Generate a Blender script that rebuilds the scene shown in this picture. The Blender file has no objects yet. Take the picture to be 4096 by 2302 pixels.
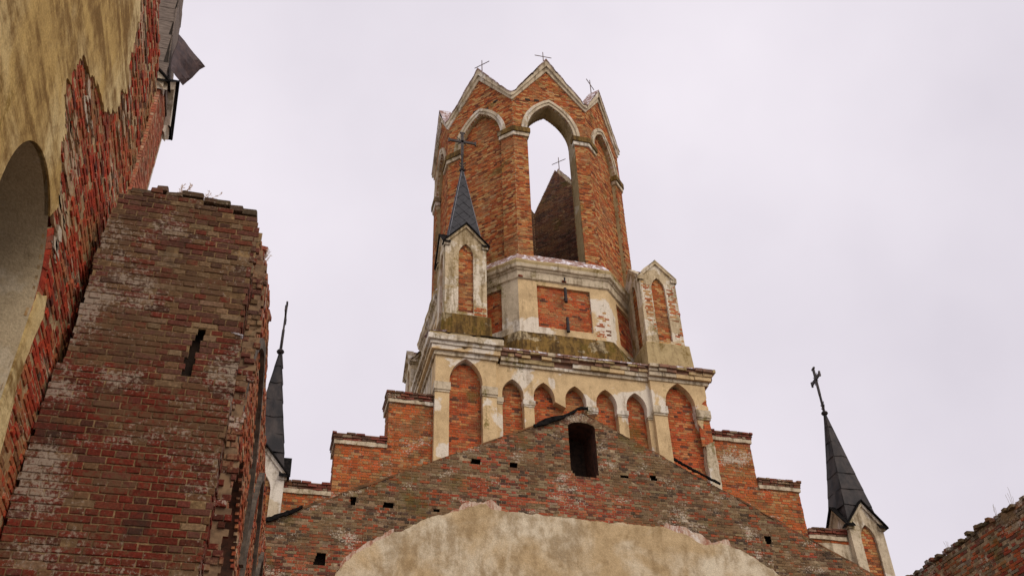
import bpy, bmesh, math, random
import numpy as np
from mathutils import Vector, Matrix, noise

# ------------------------------------------------------------------ camera, sky, sun, exposure
S = bpy.context.scene
COL = S.collection
CAM = Vector((-8.54, -24.0, 1.6))
# Axes of the place: X along the gable wall, Y along the nave, Z up; the gable's centre line is X = 0, its face is near Y = 0.
RIGHT = Vector((0.96862725, -0.24695566, -0.02782353))
DOWN = Vector((0.12917937, 0.59596993, -0.79254813))
FWD = Vector((0.21230624, 0.76408949, 0.60917429))
cd = bpy.data.cameras.new('camera')
cd.sensor_fit = 'HORIZONTAL'
cd.sensor_width = 36.0
cd.lens = 33.92
cd.clip_start = 0.05
cd.clip_end = 3000.0
cam = bpy.data.objects.new('camera', cd)
COL.objects.link(cam)
m = Matrix((RIGHT, -DOWN, -FWD)).transposed().to_4x4()
m.translation = CAM
cam.matrix_world = m
S.camera = cam
FPX = 33.92 / 36.0


def px(p):
    """picture fraction (x 0..1, y 0..0.562) and distance; only used to sort bricks by apparent size"""
    d = Vector(p) - CAM
    z = d.dot(FWD)
    if z <= 0.1:
        return None
    return 0.5 + FPX * d.dot(RIGHT) / z, 0.281 + FPX * d.dot(DOWN) / z, z


SUN_EL, SUN_AZ = math.radians(42), math.radians(152)   # azimuth clockwise from +Y: behind the camera, over its right shoulder
world = bpy.data.worlds.new('World')
S.world = world
world.use_nodes = True
wn, wl = world.node_tree.nodes, world.node_tree.links
wn.clear()
wo = wn.new('ShaderNodeOutputWorld')
sky = wn.new('ShaderNodeTexSky')
sky.sky_type = 'NISHITA'
sky.sun_disc = False
sky.sun_elevation = SUN_EL
sky.sun_rotation = SUN_AZ
sky.dust_density = 3.0
bg1 = wn.new('ShaderNodeBackground')
bg1.inputs['Strength'].default_value = 0.07
wl.new(sky.outputs[0], bg1.inputs[0])
# the closed cloud layer
tc = wn.new('ShaderNodeTexCoord')
nz = wn.new('ShaderNodeTexNoise')
nz.inputs['Scale'].default_value = 2.2
nz.inputs['Detail'].default_value = 5
wl.new(tc.outputs['Generated'], nz.inputs['Vector'])
cr = wn.new('ShaderNodeValToRGB')
cr.color_ramp.elements[0].position = 0.3
cr.color_ramp.elements[0].color = (0.74, 0.69, 0.765, 1)
cr.color_ramp.elements[1].position = 0.7
cr.color_ramp.elements[1].color = (0.93, 0.87, 0.94, 1)
wl.new(nz.outputs[0], cr.inputs[0])
bg2 = wn.new('ShaderNodeBackground')
bg2.inputs['Strength'].default_value = 1.0
wl.new(cr.outputs[0], bg2.inputs[0])
mx = wn.new('ShaderNodeMixShader')
mx.inputs[0].default_value = 0.95
wl.new(bg1.outputs[0], mx.inputs[1])
wl.new(bg2.outputs[0], mx.inputs[2])
wl.new(mx.outputs[0], wo.inputs[0])

sl = bpy.data.lights.new('sun', 'SUN')
sl.energy = 1.5
sl.angle = math.radians(40)
sl.color = (1.0, 0.9, 0.76)
sun = bpy.data.objects.new('sun', sl)
COL.objects.link(sun)
sd = Vector((math.sin(SUN_AZ) * math.cos(SUN_EL), math.cos(SUN_AZ) * math.cos(SUN_EL), math.sin(SUN_EL)))
sun.rotation_euler = sd.to_track_quat('Z', 'Y').to_euler()
sun.location = (0, -30, 60)
S.view_settings.view_transform = 'Standard'
S.view_settings.look = 'None'
S.view_settings.exposure = 0.0
S.view_settings.gamma = 1.0
S.cycles.max_bounces = 5
S.cycles.diffuse_bounces = 2

X3, Y3, Z3 = Vector((1, 0, 0)), Vector((0, 1, 0)), Vector((0, 0, 1))


# ------------------------------------------------------------------ helpers
class Frame:
    """a wall face: origin, u along, v up, n out of the wall"""
    def __init__(s, o, u, v=Z3):
        s.o, s.u, s.v = Vector(o), Vector(u).normalized(), Vector(v).normalized()
        s.n = s.u.cross(s.v).normalized()

    def p(s, u, v, d=0.0):
        return s.o + s.u * u + s.v * v + s.n * d


FRONT = lambda y: Frame((0, y, 0), X3)          # faces the camera end (-Y)
EAST = lambda x: Frame((x, 0, 0), Y3)           # faces +X, u = Y
WEST = lambda x: Frame((x, 0, 0), -Y3)          # faces -X, u = -Y


def thing(name, label, cat, loc, group=None):
    o = bpy.data.objects.new(name, None)
    o.empty_display_size = 0.3
    COL.objects.link(o)
    o.location = loc
    o['label'] = label
    o['category'] = cat
    o['kind'] = 'thing'
    if group:
        o['group'] = group
    return o


def world_loc(o):
    v = Vector(o.location)
    return v


def attach(o, parent):
    if parent is not None:
        o.parent = parent
        if parent.type == 'EMPTY':
            o.matrix_parent_inverse = Matrix.Translation(-Vector(parent.location))
    return o


class MB:
    def __init__(s):
        s.v, s.f, s.c = [], [], []

    def add(s, vs, fs, col=None):
        n = len(s.v)
        s.v.extend([tuple(x) for x in vs])
        for f in fs:
            s.f.append(tuple(i + n for i in f))
            s.c.append(col)

    def quad(s, a, b, c, d):
        s.add([a, b, c, d], [(0, 1, 2, 3)])

    def box(s, fr, u0, u1, v0, v1, d0, d1, col=None, jit=0.0, rnd=None):
        vs = []
        for d in (d0, d1):
            for (u, v) in ((u0, v0), (u1, v0), (u1, v1), (u0, v1)):
                j = (lambda: rnd.uniform(-jit, jit)) if jit else (lambda: 0.0)
                vs.append(fr.p(u + j(), v + j(), d + j()))
        s.add(vs, [(3, 2, 1, 0), (4, 5, 6, 7), (0, 1, 5, 4), (1, 2, 6, 5), (2, 3, 7, 6), (3, 0, 4, 7)], col)

    def rough(s, fr, u0, u1, v0, v1, d0, d1, amp=0.014, seed=0.0, seg=0.11):
        """a worn length of moulding: front edges chipped and uneven"""
        n = max(1, int((u1 - u0) / seg))
        vs = []
        for i in range(n + 1):
            u = u0 + (u1 - u0) * i / n
            q = lambda k: noise.noise(Vector((u * 3.3 + seed, v0 * 2.7 + k, d1 * 9 + seed))) + 0.7 * noise.noise(Vector((u * 13 + seed, v1 * 5 + k, seed)))
            bite = max(0.0, q(5.0) - 0.55) * amp * 7
            vs += [fr.p(u, v0, d0), fr.p(u, v0 + amp * q(1.0), d1 + amp * q(2.0) - bite * 0.5), fr.p(u, v1 + amp * 0.7 * q(3.0) - bite, d1 + amp * q(4.0) - bite), fr.p(u, v1, d0)]
        fs = [(0, 1, 2, 3), tuple(4 * n + k for k in (3, 2, 1, 0))]
        for i in range(n):
            a, b = 4 * i, 4 * i + 4
            fs += [(a + 1, b + 1, b + 2, a + 2), (a + 2, b + 2, b + 3, a + 3), (a, b, b + 1, a + 1)]
        s.add(vs, fs)

    def poly(s, fr, pts, d0, d1, mp=None, back=False):
        """2D outline pushed out from depth d0 to d1"""
        a = 0.0
        n = len(pts)
        for i in range(n):
            x0, y0 = pts[i]
            x1, y1 = pts[(i + 1) % n]
            a += x0 * y1 - x1 * y0
        if a < 0:
            pts = pts[::-1]
        f = mp or (lambda u, v, d: fr.p(u, v, d))
        vs = [f(u, v, d0) for u, v in pts] + [f(u, v, d1) for u, v in pts]
        fs = [tuple(range(n, 2 * n))]
        if back:
            fs.append(tuple(range(n - 1, -1, -1)))
        for i in range(n):
            j = (i + 1) % n
            fs.append((i, j, n + j, n + i))
        s.add(vs, fs)

    def ribbon(s, fr, pts, d0, d1, close=False):
        """the reveal of an opening: the outline swept from d0 to d1"""
        n = len(pts)
        vs = [fr.p(u, v, d0) for u, v in pts] + [fr.p(u, v, d1) for u, v in pts]
        s.add(vs, [(i, (i + 1) % n, n + (i + 1) % n, n + i) for i in range(n if close else n - 1)])

    def tube(s, a, b, r0, r1, n=8, caps=True):
        a, b = Vector(a), Vector(b)
        w = (b - a).normalized()
        t = w.orthogonal().normalized()
        q = w.cross(t)
        vs = []
        for p, r in ((a, r0), (b, r1)):
            for i in range(n):
                an = 2 * math.pi * i / n
                vs.append(p + (t * math.cos(an) + q * math.sin(an)) * r)
        fs = [(i, (i + 1) % n, n + (i + 1) % n, n + i) for i in range(n)]
        if caps:
            fs += [tuple(range(n - 1, -1, -1)), tuple(range(n, 2 * n))]
        s.add(vs, fs)

    def bar(s, a, b, w, t, up):
        """flat bar from a to b, w wide along up, t thick across"""
        a, b, up = Vector(a), Vector(b), Vector(up).normalized()
        ax = (b - a).normalized()
        sd_ = ax.cross(up).normalized()
        up = sd_.cross(ax)
        vs = [p + up * (i * w / 2) + sd_ * (j * t / 2) for p in (a, b) for (i, j) in ((-1, -1), (1, -1), (1, 1), (-1, 1))]
        s.add(vs, [(0, 1, 2, 3), (7, 6, 5, 4), (0, 4, 5, 1), (1, 5, 6, 2), (2, 6, 7, 3), (3, 7, 4, 0)])

    def build(s, name, mat, parent=None, kind=None, colour=False, smooth=False):
        me = bpy.data.meshes.new(name)
        me.from_pydata(s.v, [], s.f)
        if colour:
            at = me.attributes.new('Col', 'FLOAT_COLOR', 'FACE')
            arr = np.ones((len(s.f), 4), dtype=np.float32)
            for i, c in enumerate(s.c):
                if c is not None:
                    arr[i, :3] = c
            at.data.foreach_set('color', arr.ravel())
        me.materials.append(mat)
        if smooth:
            me.polygons.foreach_set('use_smooth', [True] * len(me.polygons))
        o = bpy.data.objects.new(name, me)
        COL.objects.link(o)
        attach(o, parent)
        if kind:
            o['kind'] = kind
        return o


def ragged(pts, step, amp, seed, closed=True, keep=None):
    """subdivide an outline and push its points about"""
    out = []
    n = len(pts)
    for i in range(n if closed else n - 1):
        a, b = Vector(pts[i]), Vector(pts[(i + 1) % n])
        L = (b - a).length
        k = max(1, int(L / step))
        t = (b - a) / max(L, 1e-6)
        nn = Vector((-t.y, t.x))
        for j in range(k):
            q = a + (b - a) * (j / k)
            if keep and keep(q.x, q.y):
                out.append((q.x, q.y))
                continue
            w = noise.noise(Vector((q.x * 3.1 + seed, q.y * 3.1, seed * 1.7))) + 0.6 * noise.noise(Vector((q.x * 11 + seed, q.y * 11, 4.2 + seed)))
            q = q + nn * amp * w * 1.6
            out.append((q.x, q.y))
    if not closed:
        out.append(tuple(pts[-1]))
    return out


def arch(hw, spring, apex, n=9, c=0.0):
    """pointed (or round) arch from the right springing over the top to the left one"""
    h = apex - spring
    k = (h * h - hw * hw) / (2 * hw)
    R = hw + k
    a1 = math.atan2(h, k)
    r = [(c - k + R * math.cos(a1 * i / n), spring + R * math.sin(a1 * i / n)) for i in range(n + 1)]
    l = [(2 * c - x, z) for x, z in r[:-1]][::-1]
    return r + l


def arch_band(mb, fr, hw, spring, apex, w, d0, d1, c=0.0, n=9, mp=None):
    a = arch(hw, spring, apex, n, c)
    b = arch(hw + w, spring, apex + w * 1.15, n, c)
    f = mp or (lambda u, v, d: fr.p(u, v, d))
    N = len(a)
    vs = [f(u, v, d0) for u, v in a] + [f(u, v, d1) for u, v in a] + [f(u, v, d0) for u, v in b] + [f(u, v, d1) for u, v in b]
    fs = []
    for i in range(N - 1):
        fs += [(N + i, N + i + 1, 3 * N + i + 1, 3 * N + i)[::-1], (i, i + 1, N + i + 1, N + i), (2 * N + i, 3 * N + i, 3 * N + i + 1, 2 * N + i + 1)]
    fs += [(0, N, 3 * N, 2 * N), (N - 1, 2 * N - 1, 4 * N - 1, 3 * N - 1)]
    mb.add(vs, fs)


def smoothstep(a, b, x):
    t = max(0.0, min(1.0, (x - a) / (b - a)))
    return t * t * (3 - 2 * t)


def mix3(a, b, t):
    return tuple(x + (y - x) * t for x, y in zip(a, b))


# ------------------------------------------------------------------ materials
class NT:
    def __init__(s, name):
        s.m = bpy.data.materials.new(name)
        s.m.use_nodes = True
        s.t = s.m.node_tree
        s.t.nodes.clear()
        s.out = s.t.nodes.new('ShaderNodeOutputMaterial')
        s.b = s.t.nodes.new('ShaderNodeBsdfPrincipled')
        s.t.links.new(s.b.outputs[0], s.out.inputs[0])
        g = s.t.nodes.new('ShaderNodeNewGeometry')
        s.pos = g.outputs['Position']
        s.nrm = g.outputs['Normal']

    def link(s, a, b):
        s.t.links.new(a, b)

    def val(s, sock, x):
        if hasattr(x, 'node'):
            s.link(x, sock)
        else:
            sock.default_value = x

    def scaled(s, sc):
        n = s.t.nodes.new('ShaderNodeVectorMath')
        n.operation = 'MULTIPLY'
        s.link(s.pos, n.inputs[0])
        n.inputs[1].default_value = sc
        return n.outputs[0]

    def noise(s, scale, detail=4, rough=0.55, vec=None, dist=0.0):
        n = s.t.nodes.new('ShaderNodeTexNoise')
        n.inputs['Scale'].default_value = scale
        n.inputs['Detail'].default_value = detail
        n.inputs['Roughness'].default_value = rough
        n.inputs['Distortion'].default_value = dist
        s.link(vec if vec is not None else s.pos, n.inputs['Vector'])
        return n.outputs[0]

    def ramp(s, x, a, b, lo=0.0, hi=1.0):
        n = s.t.nodes.new('ShaderNodeMapRange')
        n.interpolation_type = 'SMOOTHSTEP'
        s.link(x, n.inputs[0])
        n.inputs[1].default_value, n.inputs[2].default_value = a, b
        n.inputs[3].default_value, n.inputs[4].default_value = lo, hi
        return n.outputs[0]

    def math(s, op, a, b):
        n = s.t.nodes.new('ShaderNodeMath')
        n.operation = op
        s.val(n.inputs[0], a)
        s.val(n.inputs[1], b)
        return n.outputs[0]

    def mix(s, f, a, b, mode='MIX'):
        n = s.t.nodes.new('ShaderNodeMix')
        n.data_type = 'RGBA'
        n.blend_type = mode
        s.val(n.inputs[0], f)
        for k, x in ((6, a), (7, b)):
            if hasattr(x, 'node'):
                s.link(x, n.inputs[k])
            else:
                n.inputs[k].default_value = (x[0], x[1], x[2], 1)
        return n.outputs[2]

    def grey(s, v):
        n = s.t.nodes.new('ShaderNodeCombineColor')
        for i in range(3):
            s.link(v, n.inputs[i])
        return n.outputs[0]

    def bump(s, h, strength, dist):
        n = s.t.nodes.new('ShaderNodeBump')
        n.inputs['Strength'].default_value = strength
        n.inputs['Distance'].default_value = dist
        s.link(h, n.inputs['Height'])
        s.link(n.outputs[0], s.b.inputs['Normal'])

    def done(s, col, rough=0.9, spec=0.15, metal=0.0):
        s.val(s.b.inputs['Base Color'], col if hasattr(col, 'node') else (col[0], col[1], col[2], 1))
        s.val(s.b.inputs['Roughness'], rough)
        s.b.inputs['Specular IOR Level'].default_value = spec
        s.b.inputs['Metallic'].default_value = metal
        return s.m


def brick_mat(name, single, eff=0.0, eff_col=(0.55, 0.47, 0.36), moss=0.0, smear=0.0, smear_col=(0.33, 0.26, 0.17), grain=0.35, soot=0.25, eff_run=(0.8, 0.8, 1.5)):
    """single: one object per brick (colour of the object); else the face colour Col of the joined brickwork"""
    n = NT(name)
    if isinstance(single, tuple):      # mortar bed: its own two tones, the same stains as its bricks
        c = n.mix(n.ramp(n.noise(6, 5, 0.65), 0.35, 0.68), single[0], single[1])
    elif single:
        a = n.t.nodes.new('ShaderNodeObjectInfo')
        c = a.outputs['Color']
    else:
        a = n.t.nodes.new('ShaderNodeAttribute')
        a.attribute_name = 'Col'
        c = a.outputs['Color']
    g = n.noise(34, 5, 0.65)
    c = n.mix(1.0, c, n.grey(n.ramp(g, 0.25, 0.75, 1 - grain, 1 + grain)), 'MULTIPLY')
    if soot:
        d = n.noise(1.7, 5, 0.6)
        c = n.mix(n.ramp(d, 0.52, 0.72, 0, soot), c, (0.045, 0.03, 0.022))
    if smear:
        a1 = n.noise(0.9, 4, 0.6, n.scaled((1, 1, 1.4)))
        a2 = n.noise(16, 4, 0.7)
        k = n.math('ADD', n.math('MULTIPLY', a1, 0.6), n.math('MULTIPLY', a2, 0.4))
        c = n.mix(n.ramp(k, 0.52 - 0.08 * smear, 0.6 - 0.06 * smear, 0, min(1, 0.55 + smear * 0.35)), c, smear_col)
    if eff:
        a1 = n.noise(1.1, 4, 0.6, n.scaled(eff_run), 0.4)
        a2 = n.noise(22 if eff_run[1] == 0.8 else 9, 4, 0.75, None if eff_run[1] == 0.8 else n.scaled(eff_run))
        k = n.math('ADD', n.math('MULTIPLY', a1, 0.55), n.math('MULTIPLY', a2, 0.45))
        c = n.mix(n.ramp(k, 0.565 - 0.07 * eff, 0.63 - 0.05 * eff, 0, 0.9), c, eff_col)
    if moss:
        a1 = n.noise(0.8, 5, 0.65)
        c = n.mix(n.ramp(a1, 0.6 - 0.1 * moss, 0.75 - 0.1 * moss, 0, 0.75), c, (0.13, 0.1, 0.025))
    n.bump(n.noise(60, 4, 0.7), 0.5, 0.01)
    return n.done(c, 0.93, 0.1)


def plaster_mat(name, base, light, stain, light_at=0.6, stain_at=0.6, streak=0.5, soft=0.03, moss=0.0, moss_col=(0.16, 0.12, 0.02), scale=1.0, bump=0.4, vein=0.0, run=(2.6, 2.6, 0.35)):
    n = NT(name)
    c = n.mix(n.ramp(n.noise(2.2 * scale, 6, 0.65), 0.35, 0.7), base, mix3(base, stain, 0.35))
    p = n.noise(0.75 * scale, 5, 0.55, None, 0.5)
    c = n.mix(n.ramp(p, light_at, light_at + soft, 0, 0.9), c, light)
    s1 = n.noise(1.0 * scale, 5, 0.65, n.scaled(run))
    s2 = n.noise(7 * scale, 4, 0.7)
    s3 = n.noise(3.2 * scale, 4, 0.6, n.scaled(run))
    k = n.math('ADD', n.math('ADD', n.math('MULTIPLY', s1, 0.45), n.math('MULTIPLY', s3, 0.3)), n.math('MULTIPLY', s2, 0.25))
    c = n.mix(n.ramp(k, stain_at - 0.06, stain_at + 0.1, 0, streak), c, stain)
    if moss:
        mm = n.math('ADD', n.math('MULTIPLY', n.noise(0.9 * scale, 5, 0.6, n.scaled((1.5, 1.5, 0.6))), 0.7), n.math('MULTIPLY', n.noise(14, 4, 0.7), 0.3))
        c = n.mix(n.ramp(mm, 0.6 - 0.14 * moss, 0.7 - 0.12 * moss, 0, 0.85), c, moss_col)
    if vein:
        v = n.t.nodes.new('ShaderNodeTexVoronoi')
        v.feature = 'DISTANCE_TO_EDGE'
        v.inputs['Scale'].default_value = 0.55
        dn = n.mix(0.35, n.pos, n.t.nodes.new('ShaderNodeTexNoise').outputs[1])
        n.link(dn, v.inputs['Vector'])
        c = n.mix(n.ramp(v.outputs[0], 0.0, 0.012, vein, 0), c, (0.12, 0.09, 0.06))
    f = n.noise(40, 5, 0.7)
    c = n.mix(1.0, c, n.grey(n.ramp(f, 0.3, 0.7, 0.82, 1.15)), 'MULTIPLY')
    h = n.math('ADD', n.math('MULTIPLY', n.noise(5, 6, 0.65), 1.0), n.math('MULTIPLY', f, 0.35))
    n.bump(h, bump, 0.03)
    return n.done(c, 0.92, 0.12)


def plain_mat(name, a, b, scale=8, rough=0.85, metal=0.0, spec=0.2, bump=0.3, vec=None, snow=0.0):
    n = NT(name)
    v = n.scaled(vec) if vec else None
    c = n.mix(n.ramp(n.noise(scale, 6, 0.65, v), 0.35, 0.68), a, b)
    if snow:
        c = n.mix(n.ramp(n.noise(6, 5, 0.7), 0.62 - 0.25 * snow, 0.7 - 0.2 * snow, 0, 0.95), c, (0.78, 0.76, 0.8))
    n.bump(n.noise(scale * 4, 4, 0.7, v), bump, 0.01)
    return n.done(c, rough, spec, metal)


M = {}
STUB = dict(eff=0.58, eff_col=(0.33, 0.265, 0.205), smear=0.65, smear_col=(0.13, 0.078, 0.042), soot=0.75)
LEFT = dict(eff=0.3, eff_col=(0.52, 0.42, 0.28), eff_run=(1, 0.3, 2.6), smear=0.25, smear_col=(0.34, 0.19, 0.075), soot=0.5)
GABLE = dict(eff=0.05, moss=0.4, smear=0.25, smear_col=(0.2, 0.12, 0.055), soot=0.55)
for sgl in (0, 1):
    e = '_single' if sgl else ''
    M['tower' + e] = brick_mat('tower_brick' + e, sgl, eff=0.0, moss=0.3, smear=0.25, smear_col=(0.3, 0.16, 0.07), soot=0.5)
    M['gable' + e] = brick_mat('gable_brick' + e, sgl, **GABLE)
    M['stub' + e] = brick_mat('pier_brick' + e, sgl, **STUB)
    M['left' + e] = brick_mat('red_brick' + e, sgl, **LEFT)
    M['side' + e] = brick_mat('side_brick' + e, sgl, eff=0.2, eff_col=(0.5, 0.4, 0.32), smear=0.4, smear_col=(0.34, 0.2, 0.11), soot=0.4)
M['mortar'] = plain_mat('mortar', (0.28, 0.18, 0.1), (0.14, 0.085, 0.05), 9)
M['mortar_tower'] = plain_mat('mortar_tower', (0.42, 0.27, 0.14), (0.3, 0.17, 0.08), 7)
M['mortar_gable'] = brick_mat('mortar_gable', ((0.44, 0.33, 0.2), (0.2, 0.135, 0.075)), **GABLE)
M['mortar_left'] = brick_mat('mortar_left', ((0.5, 0.36, 0.19), (0.26, 0.16, 0.075)), **LEFT)
M['mortar_stub'] = brick_mat('mortar_stub', ((0.3, 0.2, 0.1), (0.12, 0.07, 0.035)), **STUB)
M['ochre'] = plaster_mat('ochre_plaster', (0.68, 0.5, 0.27), (0.74, 0.67, 0.55), (0.24, 0.155, 0.075), 0.55, 0.56, 0.7, moss=0.2)
M['pale'] = plaster_mat('pale_plaster', (0.64, 0.54, 0.38), (0.74, 0.68, 0.57), (0.17, 0.12, 0.065), 0.55, 0.52, 0.85, moss=0.35)
M['mossy'] = plaster_mat('mossy_plaster', (0.48, 0.37, 0.19), (0.6, 0.52, 0.36), (0.17, 0.11, 0.05), 0.62, 0.54, 0.8, moss=0.6, moss_col=(0.16, 0.1, 0.014))
M['moss'] = plaster_mat('moss_coat', (0.24, 0.145, 0.04), (0.46, 0.37, 0.22), (0.06, 0.035, 0.014), 0.57, 0.48, 0.9, moss=0.6, moss_col=(0.1, 0.07, 0.01), scale=1.5)
M['vault'] = plaster_mat('vault_plaster', (0.58, 0.43, 0.24), (0.72, 0.63, 0.46), (0.28, 0.185, 0.085), 0.4, 0.5, 0.7, soft=0.22, scale=0.8, run=(1.6, 1.6, 0.8), bump=0.7)
M['turret'] = plaster_mat('stained_turret_plaster', (0.62, 0.5, 0.32), (0.72, 0.64, 0.5), (0.2, 0.14, 0.06), 0.5, 0.51, 0.85, moss=0.5, moss_col=(0.22, 0.15, 0.03), scale=1.6)
M['basecoat'] = plaster_mat('base_coat', (0.62, 0.5, 0.38), (0.7, 0.63, 0.54), (0.3, 0.1, 0.05), 0.55, 0.5, 0.9, scale=2.5)
M['nave'] = plaster_mat('nave_plaster', (0.56, 0.38, 0.13), (0.7, 0.55, 0.27), (0.2, 0.11, 0.03), 0.45, 0.49, 0.95, soft=0.2, moss=0.2, moss_col=(0.2, 0.12, 0.02), scale=1.0, run=(1, 0.42, 2.6))
M['remnant'] = plaster_mat('old_plaster', (0.46, 0.34, 0.2), (0.56, 0.48, 0.36), (0.26, 0.12, 0.06), 0.52, 0.52, 0.7, scale=2.0)
M['reveal'] = plaster_mat('grey_reveal_plaster', (0.46, 0.37, 0.24), (0.5, 0.42, 0.3), (0.22, 0.16, 0.09), 0.6, 0.58, 0.6)
M['dark_metal'] = plain_mat('dark_sheet_metal', (0.016, 0.015, 0.017), (0.06, 0.048, 0.043), 2.5, 0.6, 0.0, 0.18, 0.4, (1, 1, 0.5))
M['rust_metal'] = plain_mat('rusty_sheet_metal', (0.05, 0.032, 0.03), (0.1, 0.06, 0.05), 7, 0.55, 0.3, 0.4, 0.3)
M['felt'] = plain_mat('black_roofing', (0.006, 0.006, 0.006), (0.02, 0.017, 0.015), 10, 0.9, 0.0, 0.04, 0.5)
M['slate'] = plain_mat('slate', (0.02, 0.02, 0.024), (0.042, 0.042, 0.047), 9, 0.7, 0.0, 0.35, 0.3)
M['iron'] = plain_mat('iron', (0.025, 0.023, 0.024), (0.06, 0.045, 0.04), 12, 0.6, 0.5, 0.3, 0.3)
M['thin_iron'] = plain_mat('weathered_iron', (0.12, 0.08, 0.065), (0.2, 0.13, 0.1), 12, 0.7, 0.2, 0.3, 0.3)
M['wood'] = plain_mat('grey_boards', (0.24, 0.19, 0.15), (0.08, 0.06, 0.05), 9, 0.85, 0.0, 0.15, 0.6, (0.5, 6, 6))
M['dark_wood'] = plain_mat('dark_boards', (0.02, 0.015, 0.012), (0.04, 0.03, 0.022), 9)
M['ledge'] = plain_mat('snowy_tile_ledge', (0.24, 0.12, 0.09), (0.36, 0.26, 0.22), 7, 0.9, snow=0.5, bump=0.6)
M['hip'] = plain_mat('grey_hip_flashing', (0.3, 0.3, 0.33), (0.16, 0.16, 0.17), 6)
M['snow'] = plain_mat('snow', (0.76, 0.75, 0.8), (0.6, 0.58, 0.62), 6, 0.8)
M['dark_brick'] = plain_mat('dark_brown_brick', (0.12, 0.05, 0.03), (0.05, 0.028, 0.02), 7)  # plain dark brown tone for reveals and backing walls
M['pocket'] = plain_mat('shade_dark_pocket', (0.05, 0.03, 0.02), (0.02, 0.014, 0.01), 7)  # near-black colour puts the shade inside holes and openings into the surface
M['rubble'] = plain_mat('rubble_core', (0.3, 0.15, 0.09), (0.16, 0.1, 0.07), 4, bump=0.8)
M['scar'] = plain_mat('weathered_ledge', (0.2, 0.09, 0.035), (0.06, 0.04, 0.02), 3)
M['ground'] = plain_mat('snowy_ground', (0.3, 0.27, 0.24), (0.16, 0.13, 0.1), 0.7, snow=0.2)
M['weed'] = plain_mat('dry_weed', (0.72, 0.62, 0.56), (0.6, 0.48, 0.4), 20)
_w = NT('translucent_dry_weed')
_tr = _w.t.nodes.new('ShaderNodeBsdfTranslucent')
_tr.inputs[0].default_value = (0.8, 0.7, 0.62, 1)
_mx = _w.t.nodes.new('ShaderNodeMixShader')
_mx.inputs[0].default_value = 0.6
_w.link(_w.b.outputs[0], _mx.inputs[1])
_w.link(_tr.outputs[0], _mx.inputs[2])
_w.link(_mx.outputs[0], _w.out.inputs[0])
M['weed'] = _w.done((0.75, 0.66, 0.58), 0.9, 0.1)
M['grass'] = plain_mat('dry_grass', (0.3, 0.24, 0.15), (0.2, 0.15, 0.08), 20)
M['hood'] = plain_mat('dark_moulding', (0.06, 0.05, 0.04), (0.16, 0.13, 0.1), 5)  # dark brown-grey tone of the side wall's arch mouldings


# ------------------------------------------------------------------ masonry
def crossings(poly, v):
    xs = []
    n = len(poly)
    for i in range(n):
        (x0, y0), (x1, y1) = poly[i], poly[(i + 1) % n]
        if (y0 <= v < y1) or (y1 <= v < y0):
            xs.append(x0 + (v - y0) * (x1 - x0) / (y1 - y0))
    xs.sort()
    return [(xs[i], xs[i + 1]) for i in range(0, len(xs) - 1, 2)]


def subtract(iv, cut):
    for a, b in cut:
        out = []
        for x0, x1 in iv:
            if b <= x0 or a >= x1:
                out.append((x0, x1))
            else:
                if a > x0:
                    out.append((x0, a))
                if b < x1:
                    out.append((b, x1))
        iv = out
    return iv


def rich_mesh(seed):
    """worn brick: rounded, uneven front; unit size, front at z = 0, back at z = -1"""
    r = random.Random(seed)
    t = (-0.5, -0.45, 0.45, 0.5)
    vs, fs = [], []
    for j in range(4):
        for i in range(4):
            e = (i in (0, 3)) + (j in (0, 3))
            zz = -(0.0, 0.05, 0.14)[e] - r.uniform(0, 0.1)
            vs.append((t[i] + r.uniform(-0.012, 0.012) * (1 if e else 0), t[j] * (1 if e else 0.92) + r.uniform(-0.05, 0.03) * (1 if e else 0.3), zz))
    ring = [0, 1, 2, 3, 7, 11, 15, 14, 13, 12, 8, 4]
    base = len(vs)
    for k in ring:
        vs.append((vs[k][0] * 0.99, vs[k][1] * 0.99, -1.0))
    for j in range(3):
        for i in range(3):
            a = j * 4 + i
            fs.append((a, a + 1, a + 5, a + 4))
    for k in range(12):
        l = (k + 1) % 12
        fs.append((ring[l], ring[k], base + k, base + l))
    return vs, fs


def simple_mesh(seed):
    r = random.Random(seed)
    vs = [(x + r.uniform(-0.01, 0.01), y + r.uniform(-0.04, 0.04), -r.uniform(0, 0.15)) for x, y in ((-0.5, -0.5), (0.5, -0.5), (0.5, 0.5), (-0.5, 0.5))]
    vs += [(x, y, -1.0) for x, y in ((-0.5, -0.5), (0.5, -0.5), (0.5, 0.5), (-0.5, 0.5))]
    return vs, [(0, 1, 2, 3), (0, 4, 5, 1), (1, 5, 6, 2), (2, 6, 7, 3), (3, 7, 4, 0)]


RICH = [rich_mesh(i) for i in range(10)]
SIMPLE = [simple_mesh(i) for i in range(10)]
SHARED = {}


def shared(kind, i, mat):
    k = (kind, i, mat.name)
    if k not in SHARED:
        vs, fs = (RICH if kind == 'rich' else SIMPLE)[i]
        me = bpy.data.meshes.new('brick')
        me.from_pydata(vs, [], fs)
        me.materials.append(mat)
        SHARED[k] = me
    return SHARED[k]


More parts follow.
